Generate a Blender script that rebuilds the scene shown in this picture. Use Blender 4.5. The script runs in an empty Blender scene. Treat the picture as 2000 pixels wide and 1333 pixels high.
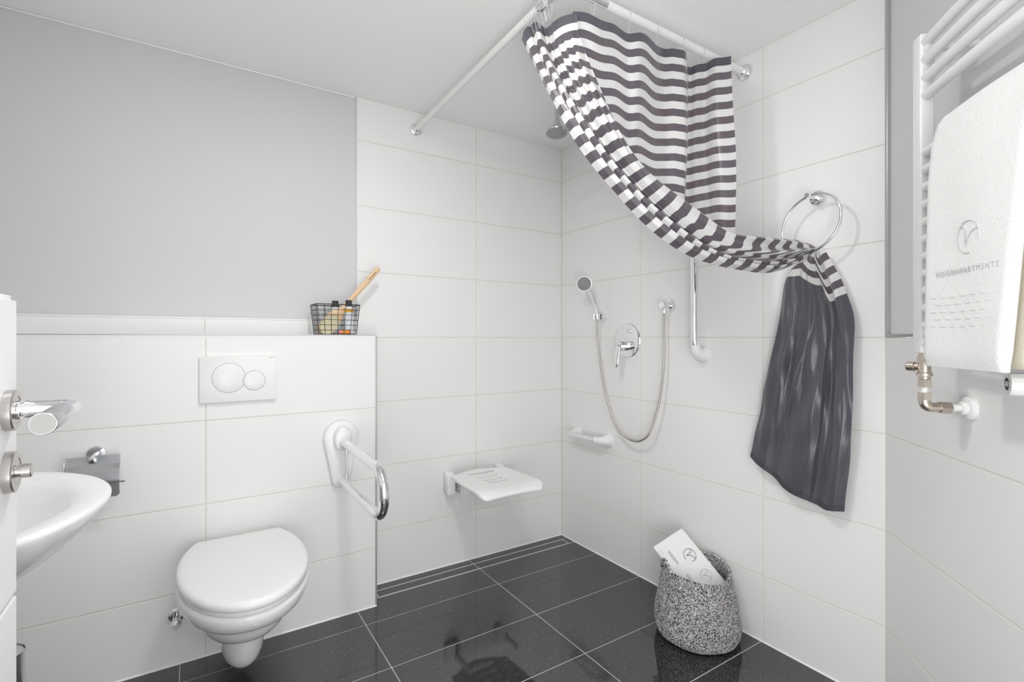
import bpy, bmesh, math, random
from mathutils import Vector, Matrix
import numpy as np
random.seed(7)
sc = bpy.context.scene
COL = sc.collection
PI = math.pi
V = Vector

# ------------------------------------------------------------------ camera, world, light
EYE = 1.1257
RIGHT = V((0.8414, -0.5404, 0)); FWD = V((0.5404, 0.8414, 0))
cd = bpy.data.cameras.new('camera'); cam = bpy.data.objects.new('camera', cd); COL.objects.link(cam)
cam.location = (0, 0, EYE)
cam.rotation_euler = (PI/2, 0, -math.atan2(0.5404, 0.8414))
cd.sensor_width = 36; cd.lens = 36*973/2000; cd.shift_y = -6.5/2000; cd.clip_start = 0.02
sc.camera = cam
w = bpy.data.worlds.new('world'); sc.world = w; w.use_nodes = True
w.node_tree.nodes['Background'].inputs[0].default_value = (0.985, 0.99, 1.0, 1)
w.node_tree.nodes['Background'].inputs[1].default_value = 2.25

def area(name, loc, size, energy, color=(1, 1, 1), rot=(0, 0, 0), shape='DISK', size_y=None):
    l = bpy.data.lights.new(name, 'AREA'); l.energy = energy; l.color = color; l.shape = shape; l.size = size
    if size_y: l.size_y = size_y
    o = bpy.data.objects.new(name, l); COL.objects.link(o); o.location = loc; o.rotation_euler = rot
    return o
def lamp(name, loc, r, energy, color):
    l = bpy.data.lights.new(name, 'POINT'); l.energy = energy; l.color = color; l.shadow_soft_size = r
    o = bpy.data.objects.new(name, l); COL.objects.link(o); o.location = loc
lamp('ceiling_fill', (0.45, 0.72, 1.95), 0.07, 2.8, (1.0, 0.99, 0.975))  # added fill lamp without a fitting, brightens ceiling and walls
area('ceiling_light', (0.42, 1.06, 2.165), 0.16, 9.0, (1.0, 0.985, 0.965))
area('doorway_fill', (-0.10, -0.45, 0.70), 0.6, 13.0, (1, 1, 1), (PI/2+0.6, 0, -math.atan2(1.9, 1.6)), 'RECTANGLE', 0.9)  # fill added behind the camera to lift the right wall, not a real fixture
vs = sc.view_settings
vs.view_transform = 'Standard'; vs.look = 'None'; vs.gamma = 1; vs.exposure = -0.05; vs.use_curve_mapping = False

# ------------------------------------------------------------------ materials
def mat(name, color=(0.8, 0.8, 0.8), rough=0.4, metal=0.0, **kw):
    m = bpy.data.materials.new(name); m.use_nodes = True
    b = m.node_tree.nodes['Principled BSDF']
    b.inputs['Base Color'].default_value = (*color, 1); b.inputs['Roughness'].default_value = rough
    b.inputs['Metallic'].default_value = metal
    for k, v in kw.items(): b.inputs[k.replace('_', ' ')].default_value = v
    return m
def nd(m, t, **kw):
    n = m.node_tree.nodes.new(t)
    for k, v in kw.items(): setattr(n, k, v)
    return n
def lk(m, a, b): m.node_tree.links.new(a, b)
def bsdf(m): return m.node_tree.nodes['Principled BSDF']
def noise_bump(m, scale, strength, dist=0.001, detail=3, vec=None):
    tc = nd(m, 'ShaderNodeTexCoord'); n = nd(m, 'ShaderNodeTexNoise'); n.inputs['Scale'].default_value = scale
    n.inputs['Detail'].default_value = detail
    if vec:
        mp = nd(m, 'ShaderNodeMapping'); mp.inputs['Scale'].default_value = vec
        lk(m, tc.outputs['Object'], mp.inputs['Vector']); lk(m, mp.outputs[0], n.inputs['Vector'])
    else: lk(m, tc.outputs['Object'], n.inputs['Vector'])
    b = nd(m, 'ShaderNodeBump'); b.inputs['Strength'].default_value = strength; b.inputs['Distance'].default_value = dist
    lk(m, n.outputs['Fac'], b.inputs['Height']); lk(m, b.outputs[0], bsdf(m).inputs['Normal'])
    return n

M_TILE = mat('white_wall_tile', (0.86, 0.858, 0.85), 0.44)
M_GROUT = mat('light_grout', (0.70, 0.685, 0.64), 0.8)
M_PAINT = mat('pale_grey_paint', (0.645, 0.65, 0.667), 0.6)
M_PAINT_LIGHTER = mat('lightened_grey_paint', (0.75, 0.75, 0.77), 0.6)  # same paint as the back wall, lightened to make up for dim light
M_CEIL = mat('ceiling_paint', (0.94, 0.94, 0.935), 0.85)
M_CHROME = mat('polished_chrome', (0.86, 0.86, 0.87), 0.06, 1.0)
M_SATIN = mat('brushed_steel', (0.60, 0.57, 0.55), 0.30, 1.0)
M_STEEL = mat('satin_steel', (0.72, 0.73, 0.75), 0.22, 1.0)
M_STEEL2 = mat('dull_chrome', (0.66, 0.66, 0.67), 0.12, 1.0)
M_NICKEL = mat('nickel_brass', (0.62, 0.55, 0.48), 0.28, 1.0)
M_CERAM = mat('white_ceramic', (0.84, 0.845, 0.85), 0.07)
M_PLAST = mat('white_plastic', (0.86, 0.86, 0.855), 0.3)
M_ROD = mat('white_enamel_tube', (0.84, 0.84, 0.83), 0.2)
M_TRIMW = mat('white_trim', (0.86, 0.86, 0.87), 0.4)
M_TRIMG = mat('grey_metal_trim', (0.50, 0.50, 0.51), 0.35, 0.6)
M_DARK = mat('dark_gap', (0.05, 0.05, 0.055), 0.6)
M_RUB = mat('grey_rubber', (0.27, 0.28, 0.29), 0.5)
M_LGREY = mat('light_grey_plastic', (0.52, 0.53, 0.52), 0.35)
M_BLACK = mat('black_wire', (0.025, 0.025, 0.028), 0.4)
M_DOOR = mat('white_lacquer', (0.86, 0.86, 0.865), 0.35)
M_RAD = mat('radiator_enamel', (0.85, 0.85, 0.845), 0.28)
M_THREAD = mat('grey_thread', (0.22, 0.22, 0.23), 0.7)
M_THREAD2 = mat('light_grey_thread', (0.55, 0.55, 0.55), 0.7)
M_AMBER = mat('amber_label', (0.80, 0.42, 0.05), 0.4)
M_ORANGE = mat('orange_label', (0.85, 0.30, 0.04), 0.4)
M_PINK = mat('pink_label', (0.85, 0.25, 0.33), 0.4)
M_BOTTLE = mat('milky_bottle', (0.72, 0.76, 0.80), 0.15)
M_CREAM = mat('cream_terry', (0.84, 0.78, 0.66), 0.95)
M_CLEAR = mat('clear_plastic', (0.95, 0.95, 0.95), 0.05, Transmission_Weight=0.9, IOR=1.3)
M_TERRY = mat('white_terry', (0.88, 0.88, 0.875), 0.95)
noise_bump(M_TERRY, 420, 0.55, 0.003)
noise_bump(M_CREAM, 420, 0.5, 0.003)
noise_bump(M_TILE, 9, 0.03, 0.002)
# bath brush wood
M_WOOD = mat('pale_beech', (0.78, 0.55, 0.33), 0.45)
n = nd(M_WOOD, 'ShaderNodeTexNoise'); tc = nd(M_WOOD, 'ShaderNodeTexCoord'); mp = nd(M_WOOD, 'ShaderNodeMapping')
mp.inputs['Scale'].default_value = (60, 60, 4); n.inputs['Scale'].default_value = 3
r = nd(M_WOOD, 'ShaderNodeValToRGB'); r.color_ramp.elements[0].color = (0.66, 0.42, 0.23, 1); r.color_ramp.elements[1].color = (0.86, 0.66, 0.44, 1)
lk(M_WOOD, tc.outputs['Object'], mp.inputs[0]); lk(M_WOOD, mp.outputs[0], n.inputs['Vector']); lk(M_WOOD, n.outputs['Fac'], r.inputs[0]); lk(M_WOOD, r.outputs[0], bsdf(M_WOOD).inputs['Base Color'])
M_BRISTLE = mat('pale_bristle', (0.80, 0.74, 0.50), 0.9); noise_bump(M_BRISTLE, 500, 0.9, 0.004)
# dark speckled stone floor
M_FLOOR = mat('black_speckled_stone', (0.022, 0.021, 0.022), 0.05, IOR=1.9)
tc = nd(M_FLOOR, 'ShaderNodeTexCoord')
v1 = nd(M_FLOOR, 'ShaderNodeTexVoronoi'); v1.inputs['Scale'].default_value = 210
v2 = nd(M_FLOOR, 'ShaderNodeTexVoronoi'); v2.inputs['Scale'].default_value = 520
nz = nd(M_FLOOR, 'ShaderNodeTexNoise'); nz.inputs['Scale'].default_value = 260; nz.inputs['Detail'].default_value = 4
for x in (v1, v2, nz): lk(M_FLOOR, tc.outputs['Object'], x.inputs['Vector'])
def sparkle(v, cut, size):
    s = nd(M_FLOOR, 'ShaderNodeSeparateColor'); lk(M_FLOOR, v.outputs['Color'], s.inputs[0])
    g = nd(M_FLOOR, 'ShaderNodeMath', operation='GREATER_THAN'); g.inputs[1].default_value = cut; lk(M_FLOOR, s.outputs[0], g.inputs[0])
    d = nd(M_FLOOR, 'ShaderNodeMath', operation='LESS_THAN'); d.inputs[1].default_value = size; lk(M_FLOOR, v.outputs['Distance'], d.inputs[0])
    m_ = nd(M_FLOOR, 'ShaderNodeMath', operation='MULTIPLY'); lk(M_FLOOR, g.outputs[0], m_.inputs[0]); lk(M_FLOOR, d.outputs[0], m_.inputs[1])
    k = nd(M_FLOOR, 'ShaderNodeMath', operation='MULTIPLY'); lk(M_FLOOR, m_.outputs[0], k.inputs[0]); lk(M_FLOOR, s.outputs[1], k.inputs[1])
    return k
a_ = sparkle(v1, 0.955, 0.24); b_ = sparkle(v2, 0.94, 0.35)
bb = nd(M_FLOOR, 'ShaderNodeMath', operation='MULTIPLY'); bb.inputs[1].default_value = 0.4; lk(M_FLOOR, b_.outputs[0], bb.inputs[0])
sm = nd(M_FLOOR, 'ShaderNodeMath', operation='ADD', use_clamp=True); lk(M_FLOOR, a_.outputs[0], sm.inputs[0]); lk(M_FLOOR, bb.outputs[0], sm.inputs[1])
rp = nd(M_FLOOR, 'ShaderNodeValToRGB'); rp.color_ramp.elements[0].position = .35; rp.color_ramp.elements[0].color = (0.012, 0.011, 0.012, 1); rp.color_ramp.elements[1].position = .75; rp.color_ramp.elements[1].color = (0.04, 0.038, 0.039, 1)
lk(M_FLOOR, nz.outputs['Fac'], rp.inputs[0])
mx = nd(M_FLOOR, 'ShaderNodeMixRGB'); lk(M_FLOOR, sm.outputs[0], mx.inputs[0]); lk(M_FLOOR, rp.outputs[0], mx.inputs[1]); mx.inputs[2].default_value = (0.95, 0.92, 0.88, 1)
lk(M_FLOOR, mx.outputs[0], bsdf(M_FLOOR).inputs['Base Color'])
M_FGROUT = mat('floor_grout', (0.52, 0.52, 0.51), 0.7)
# melange rope
M_ROPE = mat('melange_cotton_rope', (0.3, 0.3, 0.3), 0.9)
uv = nd(M_ROPE, 'ShaderNodeUVMap'); uv.uv_map = 'UVMap'
mp = nd(M_ROPE, 'ShaderNodeMapping'); mp.inputs['Scale'].default_value = (1, 1, 1); lk(M_ROPE, uv.outputs[0], mp.inputs[0])
vo = nd(M_ROPE, 'ShaderNodeTexVoronoi'); vo.inputs['Scale'].default_value = 1.0; lk(M_ROPE, mp.outputs[0], vo.inputs['Vector'])
s = nd(M_ROPE, 'ShaderNodeSeparateColor'); lk(M_ROPE, vo.outputs['Color'], s.inputs[0])
rp = nd(M_ROPE, 'ShaderNodeValToRGB'); rp.color_ramp.interpolation = 'LINEAR'
rp.color_ramp.elements[0].position = 0.44; rp.color_ramp.elements[0].color = (0.025, 0.024, 0.026, 1); rp.color_ramp.elements[1].position = 0.56; rp.color_ramp.elements[1].color = (0.66, 0.65, 0.64, 1)
lk(M_ROPE, s.outputs[0], rp.inputs[0]); lk(M_ROPE, rp.outputs[0], bsdf(M_ROPE).inputs['Base Color'])
bp = nd(M_ROPE, 'ShaderNodeBump'); bp.inputs['Strength'].default_value = 0.6; bp.inputs['Distance'].default_value = 0.002; lk(M_ROPE, vo.outputs['Distance'], bp.inputs['Height']); bp.invert = True; lk(M_ROPE, bp.outputs[0], bsdf(M_ROPE).inputs['Normal'])
# striped shower curtain: UV.y is the distance from the top hem in metres
SOLID = 1.255; PITCH = 0.0502
M_CURT = mat('striped_polyester', (0.5, 0.5, 0.5), 0.31)
uv = nd(M_CURT, 'ShaderNodeUVMap'); uv.uv_map = 'UVMap'; sx = nd(M_CURT, 'ShaderNodeSeparateXYZ'); lk(M_CURT, uv.outputs[0], sx.inputs[0])
def mth(m, op, a, b=None, c=None):
    n = nd(m, 'ShaderNodeMath', operation=op)
    for i, x in enumerate((a, b, c)):
        if x is None: continue
        if isinstance(x, (int, float)): n.inputs[i].default_value = x
        else: lk(m, x, n.inputs[i])
    return n.outputs[0]
y = sx.outputs['Y']
ph = mth(M_CURT, 'FRACT', mth(M_CURT, 'DIVIDE', y, PITCH))
dk = mth(M_CURT, 'LESS_THAN', ph, 0.5)
sol = mth(M_CURT, 'GREATER_THAN', y, SOLID)
hem = mth(M_CURT, 'LESS_THAN', y, 0.028)
dk = mth(M_CURT, 'MAXIMUM', mth(M_CURT, 'MAXIMUM', dk, sol), hem)
mx = nd(M_CURT, 'ShaderNodeMixRGB'); lk(M_CURT, dk, mx.inputs[0]); mx.inputs[1].default_value = (0.80, 0.80, 0.79, 1); mx.inputs[2].default_value = (0.075, 0.069, 0.086, 1)
lk(M_CURT, mx.outputs[0], bsdf(M_CURT).inputs['Base Color'])
bsdf(M_CURT).inputs['Sheen Weight'].default_value = 0.25
tr = nd(M_CURT, 'ShaderNodeBsdfTranslucent'); tmx = nd(M_CURT, 'ShaderNodeMixRGB'); lk(M_CURT, dk, tmx.inputs[0]); tmx.inputs[1].default_value = (0.82, 0.82, 0.80, 1); tmx.inputs[2].default_value = (0.48, 0.38, 0.41, 1)
lk(M_CURT, tmx.outputs[0], tr.inputs[0])
ms = nd(M_CURT, 'ShaderNodeMixShader'); ms.inputs[0].default_value = 0.30
lk(M_CURT, bsdf(M_CURT).outputs[0], ms.inputs[1]); lk(M_CURT, tr.outputs[0], ms.inputs[2])
# folds at the hem and in the solid part are doubled over the wall: less light comes through
lk(M_CURT, mth(M_CURT, 'MULTIPLY', mth(M_CURT, 'SUBTRACT', 1.0, mth(M_CURT, 'MAXIMUM', sol, hem)), 0.30), ms.inputs[0])
lk(M_CURT, ms.outputs[0], M_CURT.node_tree.nodes['Material Output'].inputs[0])
cn = nd(M_CURT, 'ShaderNodeTexNoise'); cn.inputs['Scale'].default_value = 9; cn.inputs['Detail'].default_value = 3; cmp_ = nd(M_CURT, 'ShaderNodeMapping'); cmp_.inputs['Scale'].default_value = (3.5, 1.6, 1)
lk(M_CURT, uv.outputs[0], cmp_.inputs[0]); lk(M_CURT, cmp_.outputs[0], cn.inputs['Vector'])
bp = nd(M_CURT, 'ShaderNodeBump'); bp.inputs['Strength'].default_value = 0.17; bp.inputs['Distance'].default_value = 0.012
lk(M_CURT, cn.outputs['Fac'], bp.inputs['Height']); lk(M_CURT, bp.outputs[0], bsdf(M_CURT).inputs['Normal'])

# ------------------------------------------------------------------ mesh helpers
def obj(name, bm, m, parent=None, smooth=True, angle=35, loc=None, rot=None):
    me = bpy.data.meshes.new(name)
    if not isinstance(bm, bpy.types.Mesh):
        bmesh.ops.recalc_face_normals(bm, faces=bm.faces[:]) if getattr(bm, 'fixn', True) else None
        bm.to_mesh(me); bm.free()
    else: me = bm
    if smooth:
        for p in me.polygons: p.use_smooth = True
        try: me.set_sharp_from_angle(angle=math.radians(angle))
        except Exception: pass
    me.materials.append(m)
    o = bpy.data.objects.new(name, me); COL.objects.link(o)
    if parent: o.parent = parent
    if loc is not None: o.location = loc
    if rot is not None: o.rotation_euler = rot
    return o
def thing(name, label, cat, loc=(0, 0, 0), group=None, rot=(0, 0, 0)):
    o = bpy.data.objects.new(name, None); o.empty_display_size = 0.05; COL.objects.link(o)
    o.location = loc; o.rotation_euler = rot; o['label'] = label; o['category'] = cat
    if group: o['group'] = group
    return o
def tag(o, label, cat, group=None):
    o['label'] = label; o['category'] = cat
    if group: o['group'] = group
    return o
def B(): return bmesh.new()
def frame_of(z, up=None):
    z = V(z).normalized(); up = V(up) if up else (V((0, 0, 1)) if abs(z.z) < 0.9 else V((1, 0, 0)))
    x = up.cross(z).normalized(); y = z.cross(x)
    return x, y, z
def box(bm, c, s, bev=0.0, mtx=None, seg=2):
    r = bmesh.ops.create_cube(bm, size=1.0)
    vs_ = r['verts']
    for v in vs_: v.co = V((v.co.x*s[0], v.co.y*s[1], v.co.z*s[2]))
    if bev:
        es = list({e for v in vs_ for e in v.link_edges})
        r2 = bmesh.ops.bevel(bm, geom=es, offset=bev, segments=seg, affect='EDGES', profile=0.6)
        vs_ = list({v for f in r2['faces'] for v in f.verts} | {v for v in vs_ if v.is_valid})
        fs = set()
        stack = list(vs_)
        seen = set(stack)
        while stack:
            v = stack.pop()
            for e in v.link_edges:
                o_ = e.other_vert(v)
                if o_ not in seen: seen.add(o_); stack.append(o_)
        vs_ = list(seen)
    for v in vs_:
        v.co = (mtx @ v.co if mtx else v.co) + V(c)
    return vs_
def ringv(bm, c, x, y, rx, ry=None, n=24, ph=0.0):
    ry = rx if ry is None else ry
    return [bm.verts.new(V(c)+x*math.cos(2*PI*i/n+ph)*rx+y*math.sin(2*PI*i/n+ph)*ry) for i in range(n)]
def bridge(bm, a, b):
    n = len(a)
    for i in range(n): bm.faces.new((a[i], a[(i+1) % n], b[(i+1) % n], b[i]))
def lathe(bm, prof, c=(0, 0, 0), axis=(0, 0, 1), n=32, caps=True, up=None, ph=0.0):
    x, y, z = frame_of(axis, up); c = V(c); prev = None
    for i, (r, h) in enumerate(prof):
        cur = ringv(bm, c+z*h, x, y, max(r, 1e-4), n=n, ph=ph)
        if prev: bridge(bm, prev, cur)
        elif caps: bm.faces.new(cur[::-1])
        prev = cur
    if caps: bm.faces.new(prev)
def tube(bm, pts, r, n=16, caps=True, closed=False, flat=None):
    pts = [V(p) for p in pts]; N = len(pts); rs = r if isinstance(r, (list, tuple)) else [r]*N
    tan = []
    for i in range(N):
        if closed: t = pts[(i+1) % N]-pts[i-1]
        else: t = pts[min(i+1, N-1)]-pts[max(i-1, 0)]
        tan.append(t.normalized())
    x, y, _ = frame_of(tan[0]); rings = []
    for i in range(N):
        if i:
            q = tan[i-1].rotation_difference(tan[i]); x = q @ x
        x = (x-tan[i]*x.dot(tan[i])).normalized(); y = tan[i].cross(x)
        k = 1.0
        if 0 < i < N-1 or closed:
            a = (pts[i]-pts[i-1]).normalized(); k = 1/max(0.5, a.dot(tan[i]))
        rings.append(ringv(bm, pts[i], x, y, rs[i], (rs[i]*(flat or 1)), n=n))
    for a, b in zip(rings, rings[1:]): bridge(bm, a, b)
    if closed: bridge(bm, rings[-1], rings[0])
    elif caps: bm.faces.new(rings[0][::-1]); bm.faces.new(rings[-1])
def fillet(pts, r, seg=8):
    pts = [V(p) for p in pts]; out = [pts[0]]
    for i in range(1, len(pts)-1):
        p, a, b = pts[i], (pts[i-1]-pts[i]), (pts[i+1]-pts[i])
        rr = r if not isinstance(r, (list, tuple)) else r[i-1]
        la, lb = a.length, b.length; a.normalize(); b.normalize()
        ang = a.angle(b); d = min(rr/math.tan(ang/2), la*0.49 if i > 1 else la*0.98, lb*0.49 if i < len(pts)-2 else lb*0.98)
        rad = d*math.tan(ang/2); cen = p+(a+b).normalized()*(rad/math.sin(ang/2))
        s_, e_ = p+a*d-cen, p+b*d-cen; tot = s_.angle(e_); ax = s_.cross(e_).normalized()
        for k in range(seg+1): out.append(cen+Matrix.Rotation(tot*k/seg, 3, ax) @ s_)
    out.append(pts[-1]); return out
def catmull(P, n):
    P = [V(p) for p in P]; out = []
    for i in range(len(P)-1):
        p0 = P[i-1] if i else P[0]*2-P[1]; p1, p2 = P[i], P[i+1]; p3 = P[i+2] if i+2 < len(P) else P[-1]*2-P[-2]
        for k in range(n):
            t = k/n; out.append(0.5*((2*p1)+(-p0+p2)*t+(2*p0-5*p1+4*p2-p3)*t*t+(-p0+3*p1-3*p2+p3)*t**3))
    out.append(P[-1]); return out
def resample(P, n):
    P = [V(p) for p in P]; L = [0]
    for a, b in zip(P, P[1:]): L.append(L[-1]+(b-a).length)
    out = []; j = 0
    for i in range(n):
        s_ = L[-1]*i/(n-1)
        while j < len(P)-2 and L[j+1] < s_: j += 1
        t = (s_-L[j])/max(1e-9, L[j+1]-L[j]); out.append(P[j].lerp(P[j+1], min(1, t)))
    return out
def loft(bm, rings, closed=True, caps=(True, True)):
    vr = [[bm.verts.new(p) for p in r_] for r_ in rings]
    for a, b in zip(vr, vr[1:]):
        n = len(a)
        for i in range(n if closed else n-1): bm.faces.new((a[i], a[(i+1) % n], b[(i+1) % n], b[i]))
    if caps[0]: bm.faces.new(vr[0][::-1])
    if caps[1]: bm.faces.new(vr[-1])
    return vr
def prism(bm, poly, z0, z1, mtx=None, bev=0.0):
    """poly in local XY, extruded along Z"""
    rings = []
    if bev:
        c = V((sum(p[0] for p in poly)/len(poly), sum(p[1] for p in poly)/len(poly)))
        def sh(d): 
            out = []
            n_ = len(poly)
            for i in range(n_):
                p = V(poly[i][:2]); a = V(poly[i-1][:2]); b = V(poly[(i+1) % n_][:2]); t = (b-a).normalized(); nn = V((t.y, -t.x))
                if nn.dot(p-c) < 0: nn = -nn
                out.append(p-nn*d)
            return out
        s_ = 1 if z1 > z0 else -1
        for d, z in ((bev, z0), (bev*0.3, z0+s_*bev*0.3), (0, z0+s_*bev), (0, z1-s_*bev), (bev*0.3, z1-s_*bev*0.3), (bev, z1)):
            rings.append([V((p.x, p.y, z)) for p in sh(d)])
    else:
        for z in (z0, z1): rings.append([V((p[0], p[1], z)) for p in poly])
    if mtx: rings = [[mtx @ p for p in r_] for r_ in rings]
    loft(bm, rings)
def basis(o, x, y, z=None):
    x = V(x).normalized(); y = V(y).normalized(); z = x.cross(y).normalized() if z is None else V(z)
    m = Matrix((x, y, z)).transposed().to_4x4(); m.translation = V(o); return m
def roundrect(w_, h_, r, n=6, cx=0, cy=0):
    out = []
    for (sx_, sy_, a0) in ((1, 1, 0), (-1, 1, 90), (-1, -1, 180), (1, -1, 270)):
        for k in range(n+1):
            a = math.radians(a0+90*k/n); out.append((cx+sx_*(w_/2-r)+r*math.cos(a), cy+sy_*(h_/2-r)+r*math.sin(a)))
    return out
def text_mesh(body, size, extrude=0.0004, spacing=1.0):
    cu = bpy.data.curves.new('lettering', 'FONT'); cu.body = body; cu.size = size; cu.extrude = extrude; cu.space_character = spacing
    cu.align_x = 'CENTER'; cu.align_y = 'CENTER'; cu.resolution_u = 3
    t = bpy.data.objects.new('tmp_text', cu); COL.objects.link(t)
    dg = bpy.context.evaluated_depsgraph_get(); me = bpy.data.meshes.new_from_object(t.evaluated_get(dg))
    bpy.data.objects.remove(t); return me
def struct(o): o['kind'] = 'structure'; return o

# ------------------------------------------------------------------ room shell
XR, YB, YT, XE, ZC = 1.776, 2.241, 2.066, 0.651, 2.2
XL = -0.66; YF = -0.10
ZJ = [-0.051, 0.2430, 0.5375, 0.8320, 1.1265, 1.4210, 1.7155, 2.0100, 2.3045]
JT = 0.0030
def tile_mesh(w_, h_, d=0.008, ch=0.0009):
    """tile in the local x (width) / z (height) plane, face towards -y, back at y=0"""
    bm = B(); r = []
    for (i, yy) in ((0, 0), (0, -d+ch), (ch, -d)):
        r.append([bm.verts.new((x, yy, z)) for x, z in ((i, i), (w_-i, i), (w_-i, h_-i), (i, h_-i))])
    for a, b in zip(r, r[1:]): bridge(bm, a, b)
    bm.faces.new(r[-1]); bm.faces.new(r[0][::-1]); return bm
tile_cache = {}
def add_tile(parent, m, mtx, w_, h_, d=0.008, name='tile'):
    k = (round(w_, 4), round(h_, 4), m.name, d)
    if k not in tile_cache:
        o = obj(name, tile_mesh(w_, h_, d), m, parent, smooth=False); tile_cache[k] = o.data
    else:
        o = bpy.data.objects.new(name, tile_cache[k]); COL.objects.link(o); o.parent = parent
    o.matrix_local = mtx
    return o
def tiled_wall(name, origin, udir, ujs, zjs, usp, zsp, m=M_TILE, back=0.06, ext=(0, 0)):
    """wall whose tile faces lie in the plane through origin; udir runs along the wall, room side = udir x up turned"""
    u = V(udir).normalized(); nrm = u.cross(V((0, 0, 1))).normalized()      # towards the room (-y of the tile)
    M = Matrix((u, -nrm, V((0, 0, 1)))).transposed().to_4x4(); M.translation = V(origin)
    bm = B(); u0, u1 = usp; z0, z1 = zsp
    box(bm, ((u0+u1+ext[1]-ext[0])/2, 0.0095, (z0+z1)/2), (u1-u0+ext[0]+ext[1], 0.016, z1-z0), mtx=None)
    for v in bm.verts: v.co = V((v.co.x, 0.0011 if v.co.y < 0.0095 else back, v.co.z))
    wo = struct(obj(name, bm, M_GROUT, smooth=False)); wo.matrix_world = M
    us = [u0]+sorted(q for q in ujs if u0 < q < u1)+[u1]; zs = [z0]+[q for q in zjs if z0 < q < z1]+[z1]
    for a, b in zip(us, us[1:]):
        for c, d in zip(zs, zs[1:]):
            ia = JT/2; x0, x1, y0, y1 = a+ia, b-ia, c+ia, d-ia
            if x1-x0 < 0.004 or y1-y0 < 0.004: continue
            mt = Matrix.Translation((x0, 0.008, y0)); add_tile(wo, m, mt, x1-x0, y1-y0)
    return wo
# back wall (upper left part painted)
wb = tiled_wall('wall_back', (0, YB, 0), (1, 0, 0), [0.6215, 1.221], ZJ, (0.6215, XR), (0, ZC), ext=(0, 0.06))
ws = tiled_wall('wall_back_strip', (0, YB, 0), (1, 0, 0), [0.041, -0.569], [], (XL, 0.6215), (1.10, 1.200))
bm = B(); box(bm, ((XL+0.6215)/2, YB+0.034, (1.2+ZC)/2), (0.6215-XL+0.0, 0.05, ZC-1.2))
struct(obj('wall_back_upper', bm, M_PAINT, smooth=False))
# lower installation wall with the toilet
wt = tiled_wall('wall_back_lower', (0, YT, 0), (1, 0, 0), [0.041, -0.569], ZJ[:5], (XL, XE-0.004), (0, 1.1265))
bm = B(); box(bm, ((XL+XE)/2-0.0, (YT+YB)/2+0.012, 1.131), (XE-XL-0.004, YB-YT+0.0+0.02-0.0, 0.011), 0.001)
for v in bm.verts:
    if v.co.y > YB-0.002: v.co.y = YB-0.001
    if v.co.y < YT+0.02: v.co.y -= 0.0015
struct(obj('trim_1', bm, M_TRIMW, smooth=False))
bm = B(); box(bm, ((XL+XE)/2, YT+0.0005, 1.1371), (XE-XL-0.006, 0.006, 0.0014)); struct(obj('ledge_shadow_line', bm, M_TRIMG, smooth=False))  # thin grey strip standing in for the shadow line along the ledge edge
bm = B(); box(bm, (XE-0.030, (YT+YB)/2+0.03, 0.565), (0.055, YB-YT-0.062, 1.12)); struct(obj('wall_step_side', bm, M_GROUT, smooth=False))
bm = B(); box(bm, (XE-0.001, YT+0.0035, 0.566), (0.007, 0.010, 1.132), 0.0012); struct(obj('trim_2', bm, M_TRIMG, smooth=False))
# right wall
wr = tiled_wall('wall_right', (XR, YB, 0), (0, -1, 0), [YB-1.649, YB-1.0485], ZJ, (0, YB-0.661), (0, ZC), ext=(0.06, 0.03))
# 45 degree wall
CO = V((XR, 0.661, 0)); t45 = V((-1, -1, 0)).normalized(); n45 = V((-1, 1, 0)).normalized()
L45 = (0.661-YF)*math.sqrt(2)
wc = tiled_wall('wall_corner', CO, t45, [0.6], ZJ[:5], (0, L45+0.05), (0, 1.1265), ext=(0.03, 0.02))
bm = B(); M45 = basis(CO, t45, -n45, (0, 0, 1))
box(bm, ((L45+0.05+0.01)/2, 0.034, (1.133+ZC)/2), (L45+0.05-0.01, 0.05, ZC-1.133)); o = struct(obj('wall_corner_upper', bm, M_PAINT_LIGHTER, smooth=False)); o.matrix_world = M45
bm = B(); box(bm, (0.0055, 0.004, (1.13+ZC)/2), (0.011, 0.012, ZC-1.13), 0.003, seg=3); o = struct(obj('trim_3', bm, M_TRIMG)); o.matrix_world = M45
bm = B(); box(bm, ((L45)/2, 0.004, 1.1318), (L45, 0.012, 0.0095), 0.003, seg=3); o = struct(obj('trim_4', bm, M_TRIMG)); o.matrix_world = M45
# left and front walls
bm = B(); box(bm, (XL-0.03, (YF+YB)/2, ZC/2), (0.06, YB-YF+0.1, ZC)); struct(obj('wall_left', bm, M_TILE, smooth=False))
bm = B()
for x0, x1, z0, z1 in ((XL, -0.232, 0, ZC), (0.98, XR-0.661+YF+0.06, 0, ZC), (-0.232, 0.98, 2.10, ZC)):
    box(bm, ((x0+x1)/2, YF-0.05, (z0+z1)/2), (x1-x0, 0.10, z1-z0))
struct(obj('wall_front', bm, M_PAINT, smooth=False))
# ceiling
bm = B(); box(bm, ((XL+XR)/2, (YF+YB)/2-0.0, ZC+0.03), (XR-XL+0.2, YB-YF+0.2, 0.06)); struct(obj('ceiling', bm, M_CEIL, smooth=False))
# bright sealant bead where the painted wall meets the ceiling, and vertical paint edge strip
bm = B(); box(bm, ((XL+0.614)/2, YB+0.006, ZC-0.004), (0.614-XL, 0.010, 0.007), 0.002); struct(obj('trim_5', bm, M_TRIMW))
bm = B(); box(bm, (0.6195, YB+0.002, (1.2+ZC)/2), (0.006, 0.012, ZC-1.2), 0.001); struct(obj('trim_6', bm, M_TRIMW))
bm = B(); box(bm, ((XL+0.616)/2, YB+0.003, 1.2015), (0.616-XL, 0.010, 0.006), 0.001); struct(obj('trim_7', bm, M_TRIMW))
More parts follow.
